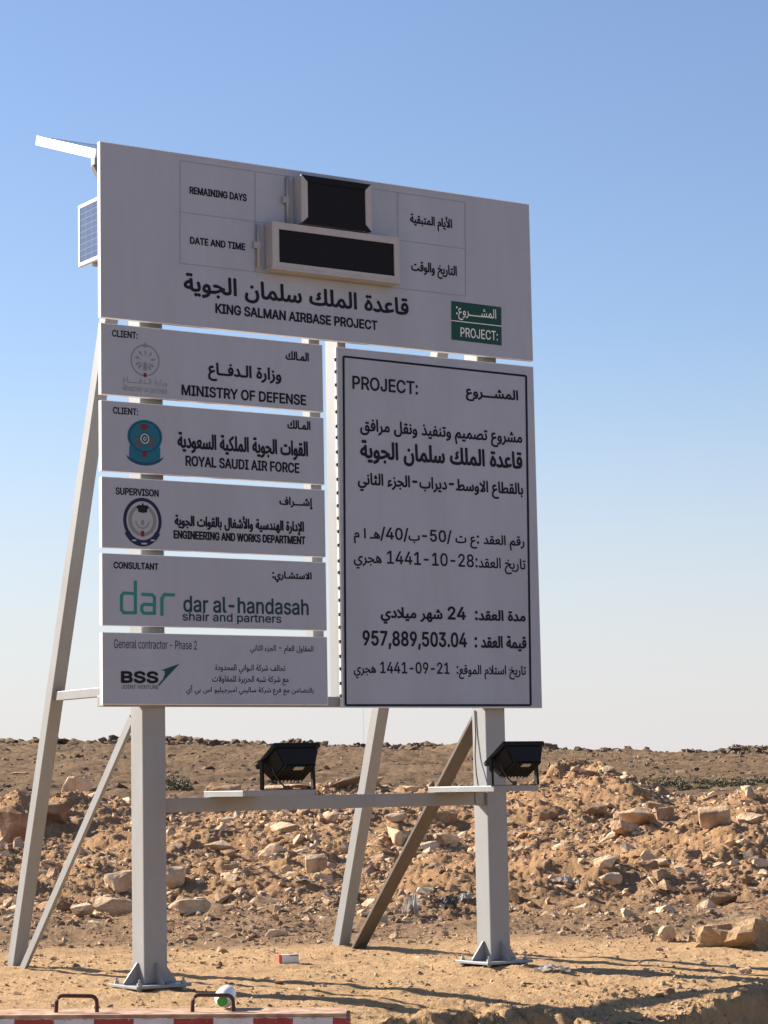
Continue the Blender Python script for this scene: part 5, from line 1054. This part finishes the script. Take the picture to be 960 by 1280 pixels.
# ------------------------------------------------------------------ solar panels
m = bpy.data.materials.new('solar_cells'); m.use_nodes = True
N, L = m.node_tree.nodes, m.node_tree.links; bs = N['Principled BSDF']; bs.inputs['Roughness'].default_value = .12
tc = N.new('ShaderNodeTexCoord'); bt = N.new('ShaderNodeTexBrick'); L.new(tc.outputs['UV'], bt.inputs[0])
bt.offset = 0; bt.inputs['Scale'].default_value = 1; bt.inputs['Brick Width'].default_value = .25; bt.inputs['Row Height'].default_value = 1/9
bt.inputs['Mortar Size'].default_value = .006; bt.inputs['Color1'].default_value = (.055, .085, .17, 1); bt.inputs['Color2'].default_value = (.065, .10, .19, 1); bt.inputs['Mortar'].default_value = (.17, .20, .27, 1)
L.new(bt.outputs[0], bs.inputs['Base Color']); M_CELL = m
def solar(name_label, W_, H_, T_, M):
    """framed panel in its local XY plane, cells on +Z"""
    root = empty('solar_panel', (0, 0, 0), name_label, 'solar panel'); root.matrix_world = M
    b = bmesh.new(); f_ = .03
    for lo, hi in (((-W_/2, -H_/2, -T_), (-W_/2+f_, H_/2, 0)), ((W_/2-f_, -H_/2, -T_), (W_/2, H_/2, 0)), ((-W_/2+f_, -H_/2, -T_), (W_/2-f_, -H_/2+f_, 0)), ((-W_/2+f_, H_/2-f_, -T_), (W_/2-f_, H_/2, 0))):
        add_box(b, lo, hi, .002)
    obj('panel_frame', b, M_EDGE, root)
    b = bmesh.new(); vs = [b.verts.new(p) for p in ((-W_/2+f_, -H_/2+f_, -.004), (W_/2-f_, -H_/2+f_, -.004), (W_/2-f_, H_/2-f_, -.004), (-W_/2+f_, H_/2-f_, -.004))]
    f = b.faces.new(vs); uv = b.loops.layers.uv.new('UVMap')
    for lp, c in zip(f.loops, ((0, 0), (1, 0), (1, 1), (0, 1))): lp[uv].uv = c
    obj('cells', b, M_CELL, root)
    b = bmesh.new(); add_box(b, (-W_/2+f_, -H_/2+f_, -.012), (W_/2-f_, H_/2-f_, -.008)); obj('back_sheet', b, M_PLASTIC, root)
    return root
# upright panel behind the top left corner: faces -X, runs back in Y
W_, H_ = .50, .545
Mx = Matrix(((0, 0, -1, .19), (-1, 0, 0, .708-W_/2), (0, 1, 0, 6.42), (0, 0, 0, 1)))
sp1 = solar('upright blue solar panel in a white frame behind the top left corner', W_, H_, .035, Mx)
b = bmesh.new(); add_box(b, (-.05, -.30, -.11), (.0, -.262, -.036), .002); add_box(b, (-.20, -.05, -.20), (.10, .05, -.036), .002); obj('bracket', b, M_GALV, sp1)
# upper panel seen edge-on, tilted up towards the back
p0, p1 = Vector((.20, .40, 7.045)), Vector((.20, 1.60, 7.455))
d_ = (p1-p0); H2 = d_.length; d_.normalize(); W2 = 1.1
n_ = Vector((1, 0, 0)).cross(d_); ctr = (p0+p1)/2 + Vector((W2/2, 0, 0)) + n_*.085
Mx = Matrix(((1, d_.x, n_.x, ctr.x), (0, d_.y, n_.y, ctr.y), (0, d_.z, n_.z, ctr.z), (0, 0, 0, 1)))
sp2 = solar('white solar panel seen edge-on, jutting back above the top left corner', W2, H2, .085, Mx)
Mi = Mx.inverted()
b = bmesh.new(); add_beam(b, Mi @ Vector((.170, .375, 7.012)), Mi @ Vector((1.25, .375, 7.012)), .07, .062, tuple(Mi.to_3x3() @ Vector((0, 1, 0))), .003); obj('support_rail', b, M_STEEL, sp2)
b = bmesh.new(); add_beam(b, Mi @ Vector((.185, .40, 6.985)), Mi @ Vector((.33, .235, 6.55)), .03, .05, tuple(Mi.to_3x3() @ Vector((1, 0, 0))), .003); obj('bracket', b, M_STEEL, sp2)
b = bmesh.new(); add_beam(b, Mi @ Vector((1.15, .42, 7.03)), Mi @ Vector((1.0, .10, 6.75)), .05, .05, (1, 0, 0), .003); obj('bracket', b, M_STEEL, sp2)

# ------------------------------------------------------------------ concrete barrier
def barrier_mat():
    m = bpy.data.materials.new('striped_barrier_paint'); m.use_nodes = True
    N, L = m.node_tree.nodes, m.node_tree.links; bs = N['Principled BSDF']; bs.inputs['Roughness'].default_value = .8
    tc = N.new('ShaderNodeTexCoord'); sx = N.new('ShaderNodeSeparateXYZ'); L.new(tc.outputs['Object'], sx.inputs[0])
    ma = N.new('ShaderNodeMath'); ma.operation = 'MULTIPLY_ADD'; L.new(sx.outputs[0], ma.inputs[0]); ma.inputs[1].default_value = 1/STRIPE; ma.inputs[2].default_value = STRIPE_OFF
    fr = N.new('ShaderNodeMath'); fr.operation = 'FRACT'; L.new(ma.outputs[0], fr.inputs[0])
    gt = N.new('ShaderNodeMath'); gt.operation = 'GREATER_THAN'; L.new(fr.outputs[0], gt.inputs[0]); gt.inputs[1].default_value = .5
    nz = N.new('ShaderNodeTexNoise'); nz.inputs['Scale'].default_value = 14; nz.inputs['Detail'].default_value = 8; L.new(tc.outputs['Object'], nz.inputs[0])
    r1 = N.new('ShaderNodeValToRGB'); L.new(nz.outputs[0], r1.inputs[0]); e = r1.color_ramp.elements; e[0].position = .3; e[0].color = (.27, .035, .03, 1); e[1].position = .75; e[1].color = (.36, .06, .05, 1)
    r2 = N.new('ShaderNodeValToRGB'); L.new(nz.outputs[0], r2.inputs[0]); e = r2.color_ramp.elements; e[0].position = .3; e[0].color = (.52, .52, .52, 1); e[1].position = .7; e[1].color = (.68, .67, .66, 1)
    mx = N.new('ShaderNodeMix'); mx.data_type = 'RGBA'; L.new(gt.outputs[0], mx.inputs[0]); L.new(r2.outputs[0], mx.inputs[6]); L.new(r1.outputs[0], mx.inputs[7])
    # sand and worn paint lie on the top and spill over the edge
    r3 = N.new('ShaderNodeValToRGB'); L.new(nz.outputs[0], r3.inputs[0]); e = r3.color_ramp.elements; e[0].position = .35; e[0].color = (.30, .14, .09, 1); e[1].position = .62; e[1].color = (.50, .35, .22, 1)
    n2 = N.new('ShaderNodeTexNoise'); n2.inputs['Scale'].default_value = 30; n2.inputs['Detail'].default_value = 4; L.new(tc.outputs['Object'], n2.inputs[0])
    zz = N.new('ShaderNodeMath'); zz.operation = 'MULTIPLY_ADD'; L.new(n2.outputs[0], zz.inputs[0]); zz.inputs[1].default_value = .020; L.new(sx.outputs[2], zz.inputs[2])
    g2 = N.new('ShaderNodeMath'); g2.operation = 'GREATER_THAN'; L.new(zz.outputs[0], g2.inputs[0]); g2.inputs[1].default_value = -.004
    m2 = N.new('ShaderNodeMix'); m2.data_type = 'RGBA'; L.new(g2.outputs[0], m2.inputs[0]); L.new(mx.outputs[2], m2.inputs[6]); L.new(r3.outputs[0], m2.inputs[7])
    n4 = N.new('ShaderNodeTexNoise'); n4.inputs['Scale'].default_value = 38; n4.inputs['Detail'].default_value = 6; n4.inputs['Roughness'].default_value = .7; L.new(tc.outputs['Object'], n4.inputs[0])
    g4 = N.new('ShaderNodeMath'); g4.operation = 'GREATER_THAN'; L.new(n4.outputs[0], g4.inputs[0]); g4.inputs[1].default_value = .63
    m4 = N.new('ShaderNodeMix'); m4.data_type = 'RGBA'; m4.inputs[7].default_value = (.42, .36, .30, 1); L.new(g4.outputs[0], m4.inputs[0]); L.new(m2.outputs[2], m4.inputs[6])
    L.new(m4.outputs[2], bs.inputs['Base Color'])
    bp = N.new('ShaderNodeBump'); bp.inputs['Distance'].default_value = .006; L.new(n2.outputs[0], bp.inputs['Height']); L.new(bp.outputs[0], bs.inputs['Normal'])
    return m
BD = 8.2
def at_depth(px, py, D): return CAM + ray(px, py)*D
e1 = at_depth(437, 1267, BD); e0 = at_depth(0, 1269.5, BD)       # front top edge
ux = Vector(e1-e0); LEN0 = ux.length; ux.normalize(); uz = Vector((0, 0, 1)); uy = uz.cross(ux).normalized(); uz = ux.cross(uy)
BLEN = 3.0; PXM = LEN0/437.0
STRIPE = 99.5*PXM
# local x = 0 at the right end, so photo column px sits at (px-437)*PXM; red begins at columns 18, 122 ...
STRIPE_OFF = .5 - ((18-437)*PXM/STRIPE) % 1.0 + 2
bar = empty('concrete_barrier', e1, 'red and white striped concrete barrier with dusty top at the bottom left', 'barrier')
bar.matrix_world = Matrix(((ux.x, uy.x, uz.x, e1[0]), (ux.y, uy.y, uz.y, e1[1]), (ux.z, uy.z, uz.z, e1[2]), (0, 0, 0, 1)))
TOPW = .25; HB = float(e1[2]) + .10
b = bmesh.new()
prof = [(0.0, 0.0), (TOPW, 0.0), (TOPW+.04, -.50), (TOPW+.17, -.72), (TOPW+.17, -HB), (-.17, -HB), (-.17, -.72), (-.04, -.50)]
add_prism(b, prof, -BLEN, 0, 'X')
bmesh.ops.bevel(b, geom=b.edges[:], offset=.012, segments=2, affect='EDGES')
bmesh.ops.triangulate(b, faces=[f for f in b.faces if len(f.verts) > 4])
obj('body', b, barrier_mat(), bar)
for pc in (91, 263.5):
    xc_ = (pc-437)*PXM; hw = 25.5*PXM; hh = 21*PXM; r_ = .0072; yy = .10
    pts = [(xc_-hw-.002, yy, -.03), (xc_-hw, yy, hh*.55)]
    for k in range(6):
        t = math.pi - k*math.pi/2/5; pts.append((xc_-hw+.022+.022*math.cos(t), yy, hh-.022+.022*math.sin(t)))
    for k in range(6):
        t = math.pi/2 - k*math.pi/2/5; pts.append((xc_+hw-.022+.022*math.cos(t), yy, hh-.024+.022*math.sin(t)))
    pts += [(xc_+hw, yy, hh*.5), (xc_+hw+.002, yy, -.03)]
    b = bmesh.new(); add_tube(b, pts, r_, 10); obj('lifting_loop', b, M_RUST, bar, True)

# bottle lying on the barrier, cap towards the viewer
xb = (274.5-437)*PXM
bl = bar.matrix_world @ Vector((xb, .15, .0362))
bot = empty('bottle', bl, 'white plastic bottle with a green cap lying on the striped barrier', 'bottle')
bot.rotation_euler = (.06, 0, -YAW-.06)
def lathe(bm, prof, seg=20):
    rings = [[bm.verts.new((r*math.cos(2*math.pi*k/seg), yv, r*math.sin(2*math.pi*k/seg))) for k in range(seg)] for yv, r in prof]
    for a, c in zip(rings, rings[1:]):
        for k in range(seg): bm.faces.new((a[k], a[(k+1) % seg], c[(k+1) % seg], c[k]))
    bm.faces.new(rings[0]); bm.faces.new(rings[-1][::-1]); bmesh.ops.recalc_face_normals(bm, faces=bm.faces[:])
b = bmesh.new(); lathe(b, [(0, .015), (.01, .016), (.02, .026), (.045, .035), (.07, .0345), (.10, .0345), (.125, .033), (.135, .025)]); obj('body', b, M_BOTTLE, bot, True)
b = bmesh.new(); lathe(b, [(-.018, .0165), (-.016, .0185), (-.001, .0188)]); o = obj('cap', b, M_CAP, bot); o.location = (0, 0, -.004)

# ------------------------------------------------------------------ litter
P = at(361, 1204)
car = empty('carton', (P[0], P[1], P[2]), 'crushed white drink carton with a red end lying on the sand', 'carton', rot=(0, 0, -YAW+.25))
b = bmesh.new(); add_box(b, (-.075, -.05, .004), (.085, .05, .082), .004)
for v in b.verts: v.co += Vector((0, .012*math.sin(v.co.x*40), .006*math.sin(v.co.x*25+v.co.y*30)))
obj('body', b, M_CARTON, car)
b = bmesh.new(); add_box(b, (-.103, -.052, .002), (-.0765, .051, .083), .003); obj('end_flap', b, M_CARTONRED, car)
b = bmesh.new(); add_box(b, (-.07, -.0525, .066), (.08, -.0505, .078)); obj('stripe', b, M_CARTONRED, car)

def crumple(name, px, py, wpx, hpx, label, m, seed, cat='litter', lift=.6):
    P = at(px, py); D = float(np.dot(P-CAM, fw)); W_ = wpx/FPX*D; H_ = hpx/FPX*D
    g = 14; b = bmesh.new(); V = {}
    for i in range(g+1):
        for j in range(g+1):
            a, c = i/g-.5, j/g-.5
            ed = 1-.25*abs(float(noise2(a*4+seed, c*4, seed)))
            n1 = float(noise2(a*3.2+seed*1.7, c*3.2, seed+1)); n2 = float(noise2(a*7+seed, c*7, seed+2))
            V[i, j] = b.verts.new((a*W_*ed, c*W_*.7*ed + .1*W_*n1, H_*(.35+lift*n1*1.1+.35*n2) + H_*.45*(1-abs(a)*1.6)))
    for i in range(g):
        for j in range(g): b.faces.new((V[i, j], V[i+1, j], V[i+1, j+1], V[i, j+1]))
    r = bmesh.ops.solidify(b, geom=b.faces[:], thickness=.002)
    o = obj(name, b, m); o.location = (P[0], P[1], P[2]-.01); o.rotation_euler = (0, 0, -YAW)
    return tag(o, label, cat)
crumple('plastic_sheet', 690, 1215, 46, 9, 'crumpled white plastic sheet beside the right post base', M_PLASTIC, 3)
crumple('plastic_scrap', 513, 1144, 22, 17, 'torn white plastic scrap standing in the rubble right of the right brace foot', M_PLASTIC, 8, lift=1.2)
crumple('plastic_bag', 559, 1134, 24, 14, 'grey plastic bag caught in the rubble left of the right post', M_BAG, 12)
crumple('plastic_scrap', 582, 1125, 20, 9, 'small white scrap between the grey bag and the right post', M_PLASTIC, 17)
crumple('plastic_scrap', 706, 1106, 34, 11, 'whitish plastic debris on the dark heap right of the right post', M_PLASTIC, 21)
crumple('plastic_scrap', 380, 1102, 22, 5, 'flat white scrap on the slope below the beam', M_PLASTIC, 25, lift=.2)
crumple('plastic_scrap', 640, 1140, 14, 8, 'tiny white scrap touching the right post low in the rubble', M_PLASTIC, 29)

# ------------------------------------------------------------------ shrubs
M_LEAF = mat('dry_green_leaf', (.135, .13, .065), .8, 0, .5, 3, dirt=(.085, .082, .042))
M_TWIG = mat('dry_twig', (.16, .11, .07), .8)
def shrub(px, py, wpx, hpx, label, seed, group='green shrubs behind the right heap'):
    rr = random.Random(seed); dd_ = 74 + 6*rr.random()
    x, y = polar(dd_, px); z = ground(x, y); W_ = wpx/FPX*dd_/2*1.15; q = ray(px, py-hpx); H_ = max(.25, CZ + float(q[2]/np.dot(q, fw))*dd_ - z)*1.1
    root = empty('shrub', (x, y, z), label, 'shrub', group)
    b = bmesh.new()
    for k in range(7):
        a = rr.uniform(0, 6.28); l = rr.uniform(.4, .9)
        add_tube(b, [(0, 0, -.05), (math.cos(a)*W_*l*.4, math.sin(a)*W_*l*.4, H_*.35), (math.cos(a)*W_*l, math.sin(a)*W_*l, H_*l*.9)], .012, 5)
    obj('stem', b, M_TWIG, root)
    nL = 900; V = np.zeros((nL*4, 3)); 
    for k in range(nL):
        a = rr.uniform(0, 6.28); q = math.sqrt(rr.random()); hh = rr.random()**1.2
        env = math.sqrt(max(0, 1-(q*.95)**2))*(.75+.35*math.sin(a*3+seed)+.2*math.sin(a*7))
        c = Vector((math.cos(a)*q*W_, math.sin(a)*q*W_, max(.02, hh*env*H_)))
        s = rr.uniform(.025, .06); n1 = Vector((rr.gauss(0, 1), rr.gauss(0, 1), rr.gauss(0, 1))).normalized(); n2 = n1.orthogonal().normalized()
        n3 = n1.cross(n2)
        for i, (p_, q_) in enumerate(((-1, 0), (0, -.5), (1, 0), (0, .5))): V[k*4+i] = c + n2*s*p_ + n3*s*q_
    me = np_mesh('foliage', V, np.arange(nL*4).reshape(-1, 4), False); me.materials.append(M_LEAF)
    link(bpy.data.objects.new('foliage', me), root)
    return root
SH = [(785, 986, 40, 13, 'low green shrub at the left end of the row behind the right heap'), (806, 988, 36, 16, 'darker shrub second from the left in the row behind the heap'), (828, 988, 44, 18, 'tallest green shrub of the row behind the rubble on the right'),
      (856, 985, 40, 12, 'low wide shrub right of the tallest one'), (884, 984, 40, 11, 'thin pale shrub in the right half of the row'), (912, 983, 44, 11, 'shrub near the right end of the row, before the last one'), (942, 982, 36, 9, 'smallest shrub at the right edge of the photo')]
for i, (px, py, wp, hp, lab) in enumerate(SH): shrub(px, py, wp, hp, lab, 40+i)
sh = shrub(216, 978, 34, 12, 'dark shrub alone on the slope just right of the left post', 77, None)

# ------------------------------------------------------------------ far mast
x, y = polar(2500, 449.5); 
ms = empty('lattice_mast', (x, y, -2), 'very thin far mast rising above the skyline between the posts', 'mast')
b = bmesh.new()
for k in range(3):
    a = k*2*math.pi/3; add_tube(b, [(.5*math.cos(a), .5*math.sin(a), 0), (.3*math.cos(a), .3*math.sin(a), 92)], .07, 5)
for k in range(46):
    a = (k % 3)*2*math.pi/3; c = a+2*math.pi/3; z0, z1 = k*2, k*2+2
    r0, r1 = .5-.2*z0/92, .5-.2*z1/92
    add_tube(b, [(r0*math.cos(a), r0*math.sin(a), z0), (r1*math.cos(c), r1*math.sin(c), z1)], .05, 4)
obj('tower', b, mat('pale_mast', (.62, .62, .64), .6), ms)
